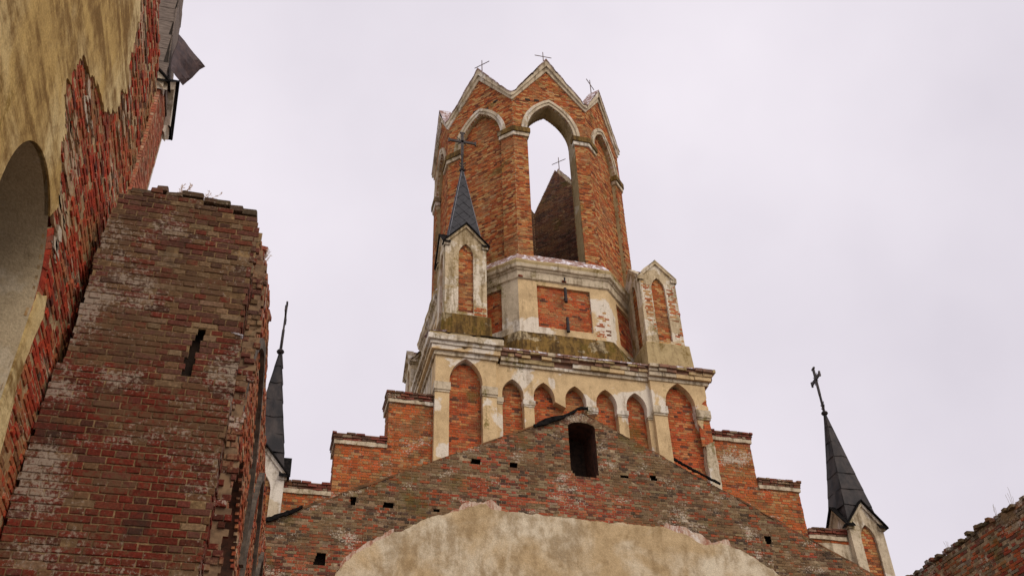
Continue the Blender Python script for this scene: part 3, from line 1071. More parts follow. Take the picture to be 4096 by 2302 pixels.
# lantern
LA, YL = 3.59, 4.02
SPR, APX, OW = 28.78, 30.42, 0.94
for k in range(8):
    o = Oct(k - 3, LA, YL)
    kk = k - 3
    fr, hw = o.fr, o.hw
    op = [(OW, 22.55)] + arch(OW, SPR, APX, 10) + [(-OW, 22.55)]
    facepoly = [(-hw, 22.5), (hw, 22.5), (hw, 30.55), (0, 32.55), (-hw, 30.55)]
    shown = kk in (0, 1, -1, 2, -2)
    ihw = (LA - 0.72) * TAN
    inner = Frame(fr.p(0, 0, -0.72), -fr.u)
    if shown:
        mt.field(fr, [facepoly], [op], tower_col, djit=0.007)
    else:
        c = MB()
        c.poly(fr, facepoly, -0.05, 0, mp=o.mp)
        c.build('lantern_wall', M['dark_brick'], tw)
    if kk == 0:
        c = MB()
        c.ribbon(fr, op, 0.0, -0.72)
        c.build('arch_reveal', M['mossy'], tw)
        mt.field(inner, [[(-ihw, 22.4), (ihw, 22.4), (ihw, 30.6), (0, 32.72), (-ihw, 30.6)]], [op], tower_col)
    else:
        c = MB()
        c.ribbon(fr, op, 0.0, -0.2)
        c.build('niche_reveal', M['mossy'], tw)
        if shown:
            mt.field(Frame(fr.p(0, 0, -0.18), fr.u), [op], (), tower_col, djit=0.007)
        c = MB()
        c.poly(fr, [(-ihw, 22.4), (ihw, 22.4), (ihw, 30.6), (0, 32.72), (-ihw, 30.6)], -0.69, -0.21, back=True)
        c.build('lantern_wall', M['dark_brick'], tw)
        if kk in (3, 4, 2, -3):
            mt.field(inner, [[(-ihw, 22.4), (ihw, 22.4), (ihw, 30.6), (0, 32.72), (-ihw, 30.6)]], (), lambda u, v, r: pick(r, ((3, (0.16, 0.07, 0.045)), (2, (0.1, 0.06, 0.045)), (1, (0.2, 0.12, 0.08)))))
    c = MB()
    arch_band(c, fr, OW, SPR, APX, 0.12, -0.1, 0.035)
    c.build('arch_moulding', M['pale'], tw)
    c = MB()
    arch_band(c, fr, OW + 0.115, SPR, APX + 0.13, 0.12, -0.1, 0.075)
    c.build('hood_moulding', M['pale'], tw)
    for sg in (-1, 1):
        c = MB()
        c.poly(fr, [(sg * (OW - 0.06), 28.42), (sg * hw, 28.42), (sg * hw, 28.6), (sg * (OW - 0.06), 28.6)], -0.15, 0.06, mp=o.mp, back=True)
        c.build('impost', M['pale'], tw)
        c = MB()
        c.poly(fr, [(sg * (OW - 0.1), 28.6), (sg * hw, 28.6), (sg * hw, 28.84), (sg * (OW - 0.1), 28.84)], -0.15, 0.11, mp=o.mp, back=True)
        c.build('impost_slab', M['moss'], tw)
        # raking cornice of the gable: a flat fascia and a projecting top
        for (b0, t0, b1, t1, d, nm, mat_) in ((30.38, 32.42, 30.53, 32.7, 0.05, 'gable_fascia', 'pale'), (30.53, 32.7, 30.7, 33.04, 0.12, 'gable_cornice', 'pale'), (30.7, 33.04, 30.75, 33.12, 0.145, 'gable_coping', 'ledge')):
            n = 20
            lo_ = [(sg * hw * (1 - i / n), b0 + (t0 - b0) * i / n) for i in range(n + 1)]
            hi_ = []
            for i in range(n + 1):
                ch = 0.0
                if t1 > 33.0:
                    w = noise.noise(Vector((kk * 3.7 + sg * 2, i * 0.37, 2.0))) + 0.5 * noise.noise(Vector((kk * 1.7 + sg * 5, i * 1.3, 7.0)))
                    ch = max(0.0, w - 0.1) * (0.3 if 0 < i < n else 0.1)
                hi_.append((sg * hw * (1 - i / n), b1 + (t1 - b1) * i / n - ch))
            c = MB()
            c.poly(fr, lo_ + hi_[::-1], -0.36 if b0 > 30.4 else -0.3, d, mp=o.mp, back=True)
            c.build(nm, M[mat_], tw)
    if kk in (0, 1, -1, 3):
        q = fr.p(0, 32.95, -0.22)
        c = MB()
        c.tube(q, q + Z3 * 1.0, 0.022, 0.016, 6)
        arm = fr.u * 0.36
        c.tube(q + Z3 * 0.72 - arm, q + Z3 * 0.72 + arm, 0.017, 0.017, 6)
        c.build('iron_cross', M['thin_iron'], tw)
    # dark plates on the face paint the shade of missing bricks above the arches
    if kk in (0, -1):
        c = MB()
        for (u, z) in (((-0.85, 30.55), (-0.48, 30.6)) if kk == 0 else ((0.3, 30.55), (0.75, 30.75), (-0.2, 30.7))):
            c.box(fr, u - 0.1, u + 0.1, z - 0.05, z + 0.05, -0.02, 0.013)
        c.build('hole_shade_plate', M['pocket'], tw)
mt.finish()

# ------------------------------------------------------------------ spired corner turrets
def cross(parent, base, h, aw, along, ornate=True, r=0.04, mat='iron', name='cross'):
    c = MB()
    b = Vector(base)
    al = Vector(along).normalized()
    c.tube(b, b + Z3 * h * 0.45, r * 1.1, r, 8)
    c.bar(b + Z3 * h * 0.4, b + Z3 * h, r * 2.4, r * 1.3, al)
    hz = b + Z3 * h * 0.76
    c.bar(hz - al * aw, hz + al * aw, r * 2.6, r * 1.3, Z3)
    if ornate:
        for p, ax in ((hz - al * aw, Z3), (hz + al * aw, Z3), (b + Z3 * h, al)):
            c.bar(p - ax * r * 2.4, p + ax * r * 2.4, r * 1.4, r * 1.4, al if ax == Z3 else Z3)
        for sx in (-1, 1):
            for sz in (-1, 1):
                c.tube(hz, hz + (al * sx + Z3 * sz) * aw * 0.45, r * 0.45, r * 0.25, 6)
        for t in (0.06, 0.13):
            for sx in (-1, 1):
                c.tube(b + Z3 * h * t, b + Z3 * h * (t + 0.09) + al * sx * r * 3.4, r * 0.7, r * 0.3, 6)
        # base knob
        prof = [(0, -0.02), (2.2, 0.0), (2.9, 0.05), (2.2, 0.1), (1.2, 0.12)]
        for (r0, z0), (r1, z1) in zip(prof, prof[1:]):
            c.tube(b + Z3 * (z0 - 0.05), b + Z3 * (z1 - 0.05), max(0.001, r * r0), r * r1, 10, False)
    return c.build(name, M[mat], parent)


def clip(poly, tri):
    out = poly
    for i in range(3):
        a, b = tri[i], tri[(i + 1) % 3]
        inp, out = out, []
        side = lambda p: (b[0] - a[0]) * (p[1] - a[1]) - (b[1] - a[1]) * (p[0] - a[0])
        for j in range(len(inp)):
            p, q = inp[j], inp[(j + 1) % len(inp)]
            sp, sq = side(p), side(q)
            if sp >= 0:
                out.append(p)
            if (sp >= 0) != (sq >= 0):
                t = sp / (sp - sq)
                out.append((p[0] + (q[0] - p[0]) * t, p[1] + (q[1] - p[1]) * t))
        if not out:
            return []
    return out


def spire_face(cx_, cy_, k, hb, z0, tip):
    """frame of one side of a square spire, with its triangle"""
    th = -math.pi / 2 + k * math.pi / 2
    n = Vector((math.cos(th), math.sin(th), 0))
    u = Vector((-n.y, n.x, 0))
    base = Vector((cx_, cy_, z0)) + n * hb
    top = Vector((cx_, cy_, tip))
    v = (top - base)
    H = v.length
    return Frame(base, u, v / H), H


def turret(name, label, group, cx_, cy_, z0, plinth, hb, eave, apex, shaft='plaster', spire=None, tip=0.0, sb=None, cross_h=0.0, cross_aw=0.4, cross_dir=X3, nw=0.25, flash=0.1, seed=1, mats=('turret', 'turret'), stump=False, sides=(0, 3), plinth_mat='moss', base_to=None, bare=False):
    t = thing(name, label, 'turret', (cx_, cy_, z0 if base_to is None else base_to), group)
    mk = Masonry(t, 'tower', 'mortar_tower', seed=seed, singles=120)
    rr = random.Random(seed)
    body_z = z0 + plinth
    if plinth:
        c = MB()
        pb = hb + 0.1
        for k in range(4):
            fr, _ = spire_face(cx_, cy_, k, pb, 0, 1)
            fr = Frame((fr.o.x, fr.o.y, 0), fr.u)
            c.add([fr.p(-pb - 0.04, z0, 0.04), fr.p(pb + 0.04, z0, 0.04), fr.p(pb, body_z - 0.05, 0), fr.p(pb, body_z - 0.05, 0), fr.p(-pb, body_z - 0.05, 0), fr.p(hb, body_z + 0.04, -0.1), fr.p(-hb, body_z + 0.04, -0.1)],
                  [(0, 1, 2, 4), (4, 2, 5, 6)])
        c.build('plinth', M[plinth_mat], t)
    if base_to is not None:
        for k in range(4):
            fr, _ = spire_face(cx_, cy_, k, hb, 0, 1)
            fr = Frame((fr.o.x, fr.o.y, 0), fr.u)
            if k in sides:
                mk.field(fr, [rect(-hb, hb, max(base_to, 7.0), body_z + 0.05)], (), lambda u, v, r: pick(r, ((5, (0.36, 0.11, 0.06)), (3, (0.4, 0.17, 0.1)), (1, (0.42, 0.25, 0.15)))))
        c = MB()
        c.box(FRONT(cy_), cx_ - hb + 0.02, cx_ + hb - 0.02, base_to, body_z, -hb + 0.02, hb - 0.02)
        c.build('shaft', M['dark_brick'], t)
    c = MB()
    c.box(FRONT(cy_), cx_ - hb + 0.1, cx_ + hb - 0.1, body_z - 0.3, eave + 0.1, -hb + 0.1, hb - 0.1)
    c.build('turret_core', M['rubble'], t)
    na = eave - 0.02 if nw else 0
    nb = body_z + 0.14
    for k in range(4):
        fr, _ = spire_face(cx_, cy_, k, hb, 0, 1)
        fr = Frame((fr.o.x, fr.o.y, 0), fr.u)
        if bare and k in sides:   # unplastered brick up into the pediment
            mk.field(fr, [[(-hb, body_z), (hb, body_z), (hb, eave), (0, apex - 0.02), (-hb, eave)]], (), lambda u, v, r: pick(r, ((5, (0.36, 0.11, 0.06)), (3, (0.4, 0.17, 0.1)), (1, (0.42, 0.25, 0.15)))))
        A = arch(nw, na - 0.5, na, 7)
        rgt, lft = A[:8], A[7:]
        for sg, half in () if bare and k in sides else ((1, rgt), (-1, lft)):
            fb = hb if k % 2 == 0 else hb - 0.004
            top = [(sg * fb, eave - 0.02), (0, apex - 0.1)]
            if sg > 0:
                P = [(0, body_z), (fb, body_z)] + top + [half[-1]] + half[::-1][1:] + [(nw, nb), (0, nb)]
            else:
                P = [(0, body_z), (-fb, body_z)] + top + [half[0]] + half[1:] + [(-nw, nb), (0, nb)]
            c = MB()
            c.poly(fr, P, -0.1, 0.0 if k % 2 == 0 else -0.002)
            c.build('turret_face', M[mats[0] if (k == 0 and sg < 0) or (stump and sg < 0) else mats[1]], t)
        if k in sides and not bare:
            mk.field(Frame(fr.p(0, 0, -0.08), fr.u), [[(nw, nb)] + A + [(-nw, nb)]], (), tower_col)
            if stump and k == 0:   # bare bricks where the plaster fell
                mk.field(Frame(fr.p(0, 0, 0.004), fr.u), [ragged([(nw + 0.03, body_z + 0.02), (hb - 0.01, body_z + 0.02), (hb - 0.01, body_z + 0.75), (nw + 0.16, body_z + 0.6)], 0.12, 0.03, 4), ragged([(nw + 0.03, body_z + 0.85), (hb - 0.08, body_z + 0.95), (hb - 0.01, body_z + 1.2), (hb - 0.01, eave - 0.2), (nw + 0.06, eave - 0.3)], 0.12, 0.03, 5), ragged([(-hb + 0.12, body_z + 0.9), (-nw - 0.03, body_z + 0.5), (-nw - 0.03, eave - 0.35), (-hb + 0.04, eave - 0.2)], 0.12, 0.03, 6), ragged([(-nw, body_z + 0.02), (nw, body_z + 0.02), (nw, nb), (-nw, nb)], 0.2, 0.01, 9)], (), tower_col, djit=0.004)
            elif k == 0 and seed == 31:
                mk.field(Frame(fr.p(0, 0, 0.004), fr.u), [ragged([(-nw, body_z + 0.02), (hb - 0.02, body_z + 0.02), (hb - 0.02, body_z + 0.4), (nw + 0.02, body_z + 0.36), (nw + 0.02, nb), (-nw, nb)], 0.14, 0.02, 4)], (), tower_col, djit=0.004)
        # raking mould and the sheet edging above it
        ov = flash
        rise = apex - eave
        for sg in (-1, 1):
            e = hb + ov
            z_e = eave - rise * ov / hb
            for (b0, b1, d, nm, mt_) in ((-0.13 if not bare else -0.26, 0.0, 0.06 if not bare else 0.12, 'rake_mould', mats[1]), (0.003, 0.055, ov + 0.02, 'rake_flashing', 'felt' if not stump else 'pale')):
                P = [(sg * e, z_e + b0), (0, apex + b0), (0, apex + b1), (sg * e, z_e + b1)]
                P = P if b0 > 0 else [(sg * (hb + 0.05), eave - rise * 0.05 / hb + b0), (0, apex + b0), (0, apex + b1), (sg * (hb + 0.05), eave - rise * 0.05 / hb + b1)]
                if stump and b0 > 0 and sg < 0:
                    P = ragged(P, 0.12, 0.03, 7)
                c = MB()
                c.poly(fr, P, -0.16, d - (0.003 if sg > 0 else 0.0) - (0.002 if k % 2 else 0), back=True)
                c.build(nm, M[mt_], t)
    # cross-gabled roof
    c = MB()
    a_ = Vector((cx_, cy_, apex + 0.02))
    for k in range(4):
        fr, _ = spire_face(cx_, cy_, k, hb + flash, 0, 1)
        fr = Frame((fr.o.x, fr.o.y, 0), fr.u)
        z_e = eave - (apex - eave) * flash / hb + 0.02
        c.add([fr.p(-hb - flash, z_e), fr.p(hb + flash, z_e), fr.p(0, apex + 0.02), a_], [(2, 0, 3), (1, 2, 3)])
    c.build('roof', M['dark_metal'] if not stump else M['rubble'], t)
    if spire:
        sz = eave + 0.05
        sp = MB()
        for k in range(4):
            fr, H = spire_face(cx_, cy_, k, sb, sz, tip)
            sp.add([fr.p(-sb, 0), fr.p(sb, 0), fr.p(0.03, H), fr.p(-0.03, H)], [(0, 1, 2, 3)])
        spo = sp.build('spire', M['slate' if spire == 'slate' else ('dark_wood' if spire == 'wood' else 'dark_metal')], t)
        if spire == 'slate':
            for k in sides:
                fr, H = spire_face(cx_, cy_, k, sb, sz, tip)
                tri = [(-sb, 0.0), (sb, 0.0), (0.0, H)]
                cw, ch_ = 0.2, 0.24
                row = 0
                z = -ch_
                while z < H:
                    for j in range(-6, 7):
                        u = j * cw * 2 + (cw if row % 2 else 0)
                        P = clip([(u - cw + 0.005, z + ch_), (u, z + 0.006), (u + cw - 0.005, z + ch_), (u, z + 2 * ch_ - 0.006)], tri)
                        if len(P) >= 3 and abs(sum(P[i][0] * P[(i + 1) % len(P)][1] - P[(i + 1) % len(P)][0] * P[i][1] for i in range(len(P)))) > 0.004:
                            q = MB()
                            dd = rr.uniform(0.008, 0.016)
                            f2 = lambda a, b, d: fr.p(a, b, d + (0.012 * (1 - (b - z) / (2 * ch_)) if d > 0.005 else 0))
                            q.poly(fr, P, 0.002, dd, mp=f2)
                            q.build('slate', M['slate'], spo)
                    z += ch_
                    row += 1
            c = MB()
            for k in range(4):
                fr, H = spire_face(cx_, cy_, k, sb, sz, tip)
                c.tube(fr.p(sb, 0), fr.p(0.03, H), 0.014, 0.011, 6)
            c.build('hip_flashing', M['hip'], spo)
        else:
            nb_ = 7 if spire == 'metal' else 16
            for k in range(4):
                if spire == 'wood' and k not in sides:
                    continue
                fr, H = spire_face(cx_, cy_, k, sb, sz, tip)
                for i in range(nb_):
                    a0, a1 = H * i / nb_, H * (i + 1) / nb_
                    w0, w1 = sb * (1 - a0 / H), max(0.03, sb * (1 - a1 / H))
                    if spire == 'metal':
                        q = MB()
                        mid = rr.uniform(-0.3, 0.3)
                        dn = rr.uniform(-0.004, 0.05) if i else 0.0
                        lift = 0.022 if i else 0.004
                        q.add([fr.p(-w0, a0 + rr.uniform(-0.03, 0.02), lift), fr.p(w0 * mid, a0 + rr.uniform(-0.05, 0.02), lift + dn), fr.p(w0, a0 + rr.uniform(-0.03, 0.02), lift), fr.p(w1, a1 + 0.02, 0.003), fr.p(w1 * mid, a1 + 0.02, 0.003 + dn), fr.p(-w1, a1 + 0.02, 0.003), fr.p(-w0, a0, 0.0), fr.p(w0, a0, 0.0)],
                              [(0, 1, 4, 5), (1, 2, 3, 4), (6, 7, 2, 1, 0)])
                        q.build('metal_sheet', M['dark_metal'], spo)
                    else:
                        q = MB()
                        e0, e1 = rr.uniform(-0.05, 0.05), rr.uniform(-0.05, 0.05)
                        q.box(fr, -w0 + e0, w1 + e1, a0 + 0.008, a1 - 0.008, 0.002, 0.03 + rr.uniform(-0.008, 0.008), jit=0.006, rnd=rr)
                        q.build('board', M['wood'], spo)
        if cross_h:
            cross(t, (cx_, cy_, tip - 0.05), cross_h, cross_aw, cross_dir)
    mk.finish()
    return t


TG = 'corner turrets on the tower'
turret('corner_turret', 'pedimented turret with slate spire and iron cross in front of the lantern', TG, -3.38, 0.8, 18.45, 1.02, 0.69, 22.45, 23.25, spire='slate', tip=26.55, sb=0.6, cross_h=1.95, cross_aw=0.5, cross_dir=X3, seed=31)
turret('corner_turret', 'spireless worn turret with broken pediment right of the drum', TG, 3.38, 0.8, 18.25, 1.1, 0.66, 22.15, 22.85, stump=True, seed=32, flash=0.05, plinth_mat='mossy')
turret('corner_turret', 'half hidden rear turret showing behind the left edge of the tower', TG, -3.38, 7.45, 18.6, 0.7, 0.69, 22.0, 22.8, seed=33, sides=(3,), stump=True)
EG = 'spired turrets at the ends of the gable wall'
turret('gable_turret', 'dark sheet metal spire turret at the right end of the gable wall', EG, 8.87, 0.42, 9.0, 0.2, 0.57, 13.4, 14.1, spire='metal', tip=17.6, sb=0.545, cross_h=1.75, cross_aw=0.36, cross_dir=(0.15, 1, 0), seed=34, mats=('pale', 'pale'), flash=0.12)
turret('gable_turret', 'dark spire turret rising behind the tall broken wall on the left', EG, -8.87, 0.42, 9.0, 0.2, 0.57, 13.4, 14.1, spire='metal', tip=17.6, sb=0.545, cross_h=1.75, cross_aw=0.36, cross_dir=(0.05, 1, 0), seed=35, mats=('mossy', 'pale'), flash=0.12)
nt_ = turret('nave_turret', 'decayed turret with bare boarded spire above the plastered wall', None, -12.61, -8.5, 14.6, 0.0, 0.69, 17.72, 18.5, spire='wood', tip=26.0, sb=0.7, seed=36, mats=('pale', 'pale'), flash=0.17, sides=(0, 1), nw=0.25, base_to=0.0, bare=True)
c = MB()   # torn sheet hanging off its roof
A_, B_, C_, D_ = Vector((-11.66, -8.45, 18.47)), Vector((-11.84, -9.2, 18.1)), Vector((-11.87, -9.12, 19.35)), Vector((-11.3, -8.5, 19.16))
nn = (B_ - A_).cross(D_ - A_).normalized() * 0.012
n_ = 5
vs = []
for j in range(n_ + 1):
    for i in range(n_ + 1):
        p = A_.lerp(B_, i / n_).lerp(D_.lerp(C_, i / n_), j / n_)
        vs.append(p + nn * 6 * noise.noise(Vector((i * 0.7, j * 0.7, 1.0))))
L_ = len(vs)
vs += [p + nn for p in vs]
fs = []
for j in range(n_):
    for i in range(n_):
        a = j * (n_ + 1) + i
        fs += [(a, a + 1, a + n_ + 2, a + n_ + 1), (L_ + a + n_ + 1, L_ + a + n_ + 2, L_ + a + 1, L_ + a)]
c.add(vs, fs)
c.build('torn_metal_sheet', M['rust_metal'], nt_)

# ------------------------------------------------------------------ plastered nave wall on the left
LX = -10.99
lw = thing('plastered_wall', 'tall close wall on the left with stained ochre plaster over red brick', 'wall', (LX, -18, 0))
FL = EAST(LX)
WC, WR, WS = -16.7, 0.93, 7.15       # window: centre, radius, springing height
wa = arch(WR, WS, WS + WR, 14, WC)   # from the right (far) springing to the left one
bd = [(-15.62, 13.25), (-15.66, 12.05), (-15.44, 11.88), (-15.36, 11.5), (-15.28, 11.25), (-15.0, 11.2), (-15.24, 10.78), (-15.08, 10.63), (-15.61, 10.06), (-15.95, 9.99), (-16.37, 9.8), (-16.48, 9.66), (-16.9, 9.55),
      (-16.92, 9.34), (-17.01, 9.03), (-17.02, 8.8), (-16.79, 8.79), (-16.7, 8.7), (-16.56, 8.74), (-16.6, 8.55), (-16.5, 8.45), (-16.32, 8.43), (-16.22, 8.31), (-16.04, 8.2)]
bdr = [(y + (0.13 * noise.noise(Vector((3.0, z * 9.0, 1.0))) + 0.1 * noise.noise(Vector((7.0, z * 27.0, 4.0)))) * (1 if 0 < i < 400 else 0), z) for i, (y, z) in enumerate(ragged(bd, 0.03, 0.025, 12.0, closed=False))]
# the arc of the window between its crown and where the plaster has fallen
i0 = min(range(len(wa)), key=lambda i: abs(wa[i][0] + 16.25) + (0 if wa[i][1] > 7.8 else 9))
PA = [(-31, 13.25)] + bdr + wa[i0:] + [(WC - WR, 3.0), (-31, 3.0)]
c = MB()
c.poly(FL, PA, -0.03, 0.022)
c.build('plaster_coat', M['nave'], lw)
strip = [(-15.763, 7.35), (-15.46, 7.52), (-15.38, 7.32), (-15.47, 6.94), (-15.48, 6.7), (-15.51, 6.52), (-15.45, 6.3), (-15.37, 6.07), (-15.33, 5.9), (-15.3, 3.0), (-15.763, 3.0)]
rr_ = random.Random(77)
for i in range(34):
    t = rr_.random()
    k = rr_.randrange(len(bd))
    y = bd[k][0] + rr_.uniform(0.1, 0.75)
    z = bd[k][1] + rr_.uniform(-0.5, 0.1)
    w, h = rr_.uniform(0.2, 0.6), rr_.choice((0.035, 0.05, 0.05, 0.08))
    if y + w / 2 > -14.2 or z > 12.7:
        continue
    c = MB()
    P = [(y - w / 2, z), (y - w * 0.2, z + h / 2), (y + w * 0.3, z + h * 0.4), (y + w / 2, z), (y + w * 0.2, z - h / 2), (y - w * 0.3, z - h * 0.4)]
    c.poly(FL, ragged(P, 0.04, 0.03, rr_.uniform(0, 50)), -0.02, 0.013)
    c.build('plaster_remnant', M['remnant'], lw)
c = MB()
stripr = ragged(strip, 0.07, 0.025, 5, keep=lambda x, z: x < -15.7 or z < 3.1)
c.poly(FL, stripr, -0.03, 0.02)
c.build('jamb_plaster', M['nave'], lw)
ml = Masonry(lw, 'left', 'mortar_left', rich=True, seed=41, singles=300, see=lambda x, y: x < 0.17)


def left_col(u, v, r):
    hi = smoothstep(9.0, 12.5, v) * 0.5 + 0.25 * noise.noise(Vector((u * 1.2, v * 1.2, 33.0)))
    c_ = pick(r, ((6, (0.36, 0.05, 0.022)), (4, (0.28, 0.04, 0.02)), (2, (0.34, 0.1, 0.045)), (1, (0.12, 0.035, 0.022))))
    d_ = pick(r, ((3, (0.3, 0.11, 0.05)), (2, (0.36, 0.2, 0.1)), (2, (0.12, 0.06, 0.035)), (1, (0.42, 0.3, 0.18))))
    return d_ if r.random() < hi else c_


endl = ragged([(-13.5, 5.0), (-13.52, 9.0), (-13.46, 10.6), (-13.45, 11.4), (-13.42, 11.9), (-13.5, 12.4), (-13.54, 12.83), (-13.8, 13.05), (-14.4, 13.2), (-14.8, 13.25)], 0.1, 0.05, 9, closed=False)
bare = [(-15.2, 3.0)] + [(-13.5, 3.0)] + endl + [(-15.6, 13.25)] + [(x - 0.02, z) for x, z in bdr[1:]] + [(-16.05, 8.1)] + [(WC + (WR + 0.26) * math.cos(a), WS + (WR + 0.26) * math.sin(a)) for a in (0.75, 0.5, 0.25, 0.0)] + [(-15.45, 6.9), (-15.77, 6.6), (-15.77, 3.0)]
ml.field(FL, [bare], [[(x + 0.0, z) for x, z in strip]], left_col, djit=0.011, edge_jit=0.02, miss=0.015, joint=0.017)
# voussoirs of the window arch, where the plaster is gone
for k in range(16):
    a = -0.12 + 0.94 * k / 15
    if a > 0:
        cy2, cz2, tl = WC + (WR + 0.13) * math.cos(a), WS + (WR + 0.13) * math.sin(a), a
    else:
        cy2, cz2, tl = WC + WR + 0.13, WS + a * 1.0, 0
    ml.brick(FL, cy2 - 0.125, cy2 + 0.125, cz2 - 0.033, cz2 + 0.033, 0.004 + ml.r.uniform(-0.004, 0.008), pick(ml.r, ((3, (0.38, 0.05, 0.022)), (1, (0.3, 0.09, 0.045)))), tilt=tl)
ml.mb.poly(FL, [(WC + WR * math.cos(a), WS + WR * math.sin(a)) for a in np.linspace(-0.1, 0.85, 10)] + [(WC + (WR + 0.28) * math.cos(a), WS + (WR + 0.28) * math.sin(a)) for a in np.linspace(0.85, -0.1, 10)], -0.04, -0.016)
# the broken end of the wall
FE = Frame((0, -13.52, 0), -X3)
ml.field(FE, [rect(11.02, 11.8, 9.0, 12.9)], (), left_col, edge_jit=0.05)
ml.finish()
c = MB()
for (y0, y1, z0, z1) in ((-31, WC - WR - 0.02, 0, 13.1), (WC - WR - 0.02, WC + WR + 0.02, WS + WR + 0.03, 13.1), (WC + WR + 0.02, -13.6, 0, 12.85), (WC - WR - 0.02, WC + WR + 0.02, 0, 3.0)):
    c.box(FL, y0, y1, z0, z1, -0.85, -0.04)
c.build('wall_core', M['rubble'], lw)
c = MB()
c.ribbon(FL, [(WC + WR, 3.0)] + wa + [(WC - WR, 3.0)], 0.004, -0.62)
c.build('window_reveal', M['reveal'], lw)
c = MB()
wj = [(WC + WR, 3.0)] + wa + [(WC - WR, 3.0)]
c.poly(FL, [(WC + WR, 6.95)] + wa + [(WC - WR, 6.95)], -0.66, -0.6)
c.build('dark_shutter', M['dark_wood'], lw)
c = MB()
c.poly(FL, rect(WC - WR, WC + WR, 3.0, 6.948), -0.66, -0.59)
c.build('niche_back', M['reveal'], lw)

# ------------------------------------------------------------------ broken cross wall (brick pier) in front
SYF = -14.5
st = thing('cross_wall', 'dark worn brick cross wall with a crumbled top in the left foreground', 'wall', (-10, SYF, 0))
mk = Masonry(st, 'stub', 'mortar_stub', rich=True, seed=51, singles=300, see=lambda x, y: x < 0.27)
FS = FRONT(SYF)


def stub_col(u, v, r):
    n1 = noise.noise(Vector((u * 1.3, v * 1.1, 7.0)))
    top = smoothstep(6.6, 9.2, v)
    mean = mix3((0.13, 0.03, 0.018), (0.13, 0.07, 0.045), min(1.0, max(0.0, 0.25 + 0.7 * top + 0.4 * n1)))
    return mix3(stub_pick(u, v, r, top, n1), mean, 0.42)


def stub_pick(u, v, r, top, n1):
    if r.random() < 0.2 + 0.62 * top + 0.3 * n1:
        return pick(r, ((4, (0.16, 0.1, 0.048)), (2, (0.26, 0.19, 0.11)), (5, (0.115, 0.055, 0.042)), (3, (0.135, 0.038, 0.03)), (2, (0.045, 0.024, 0.018))))
    return pick(r, ((6, (0.15, 0.016, 0.009)), (3, (0.115, 0.013, 0.008)), (2, (0.155, 0.035, 0.018)), (1, (0.04, 0.012, 0.008))))


toppr = [(-10.82, 9.84), (-10.6, 9.93), (-10.3, 9.95), (-10.1, 9.92), (-9.92, 9.9), (-9.8, 9.86), (-9.62, 9.84), (-9.5, 9.8), (-9.36, 9.76), (-9.2, 9.72)]
slot = [(-9.7, 7.4), (-9.58, 7.4), (-9.52, 7.98), (-9.62, 7.98)]
face = [(-10.95, 3.0), (-9.14, 3.0), (-9.14, 7.0), (-9.1, 7.9), (-9.17, 7.95), (-9.16, 8.7), (-9.11, 9.2), (-9.1, 9.45), (-9.2, 9.72)] + toppr[::-1] + [(-10.84, 9.5), (-10.88, 8.9), (-10.86, 7.8), (-10.9, 7.4), (-10.96, 7.1)]
mk.field(FS, [face], [slot], stub_col, djit=0.005, edge_jit=0.03, miss=0.012, bed=0.012, joint=0.014)
# loose top course: bricks standing proud of the broken edge, in three depths
for (x, z, w) in ((-10.6, 9.9, .24), (-10.42, 9.96, .14), (-10.36, 10.0, .13), (-10.2, 9.96, .2), (-10.0, 10.0, .26), (-9.78, 9.92, .16), (-9.63, 9.9, .2), (-9.44, 9.86, .16), (-9.28, 9.82, .18)):
    for dy in (0.12, 0.4, 0.66):
        if dy > 0.2 and copr.random() < 0.35:
            continue
        loose_brick(st, 'coping_brick', (x + (dy - 0.12) * 0.2, SYF + dy, z + copr.uniform(-0.03, 0.03)), (w, 0.26, 0.075), copr.uniform(-0.12, 0.12), pick(copr, ((3, (0.1, 0.075, 0.05)), (2, (0.16, 0.1, 0.07)), (1, (0.2, 0.08, 0.05)))), 'stub', copr.uniform(-0.06, 0.06))
# right return of the wall
FR_ = EAST(-9.13)
mk.field(FR_, [[(SYF + 0.02, 3.0), (SYF + 0.62, 3.0), (SYF + 0.62, 9.1), (SYF + 0.3, 9.4), (SYF + 0.02, 9.5)]], (), stub_col, djit=0.014, edge_jit=0.03)
mk.finish()
c = MB()
pocket(c, FS, -9.72, -9.5, 7.36, 8.02, 0.16, -0.014)
c.build('chase', M['pocket'], st)
c = MB()
c.box(FS, -10.93, -9.15, 0, 7.1, -0.8, -0.19)
c.box(FS, -10.68, -9.2, 7.1, 9.66, -0.8, -0.19)
c.build('wall_core', M['rubble'], st)
c = MB()
c.box(FS, -10.97, -10.7, 7.1, 9.3, -0.75, -0.4)
c.build('crevice_back', M['pocket'], st)  # near-black backing, the crevice's shade put into its colour
c = MB()   # snow lodged on the set-back
for i in range(3):
    p = Vector((-9.24 + 0.04 * i, SYF - 0.005, 7.96 + copr.uniform(-0.02, 0.02)))
    c.box(FRONT(p.y), p.x, p.x + 0.05, p.z, p.z + 0.012, -0.06, 0.006, jit=0.006, rnd=copr)
c.build('snow_patch', M['snow'], st, 'stuff')

# ------------------------------------------------------------------ side wall of the nave, seen along its face
P0, P1 = Vector((-9.13, -13.85, 0)), Vector((-8.47, 0.2, 0))
FW = Frame(P0, P1 - P0)
sw = thing('side_wall', 'ruined nave side wall with pointed window arches running to the gable', 'wall', (-9.3, -8, 0))
mk = Masonry(sw, 'side', 'mortar', rich=True, seed=61, singles=300, see=lambda x, y: 0.18 < x < 0.275)
SWL = (P1 - P0).length


def side_col(u, v, r):
    return pick(r, ((5, (0.36, 0.09, 0.04)), (3, (0.4, 0.15, 0.07)), (2, (0.28, 0.06, 0.035)), (1, (0.4, 0.26, 0.15))))


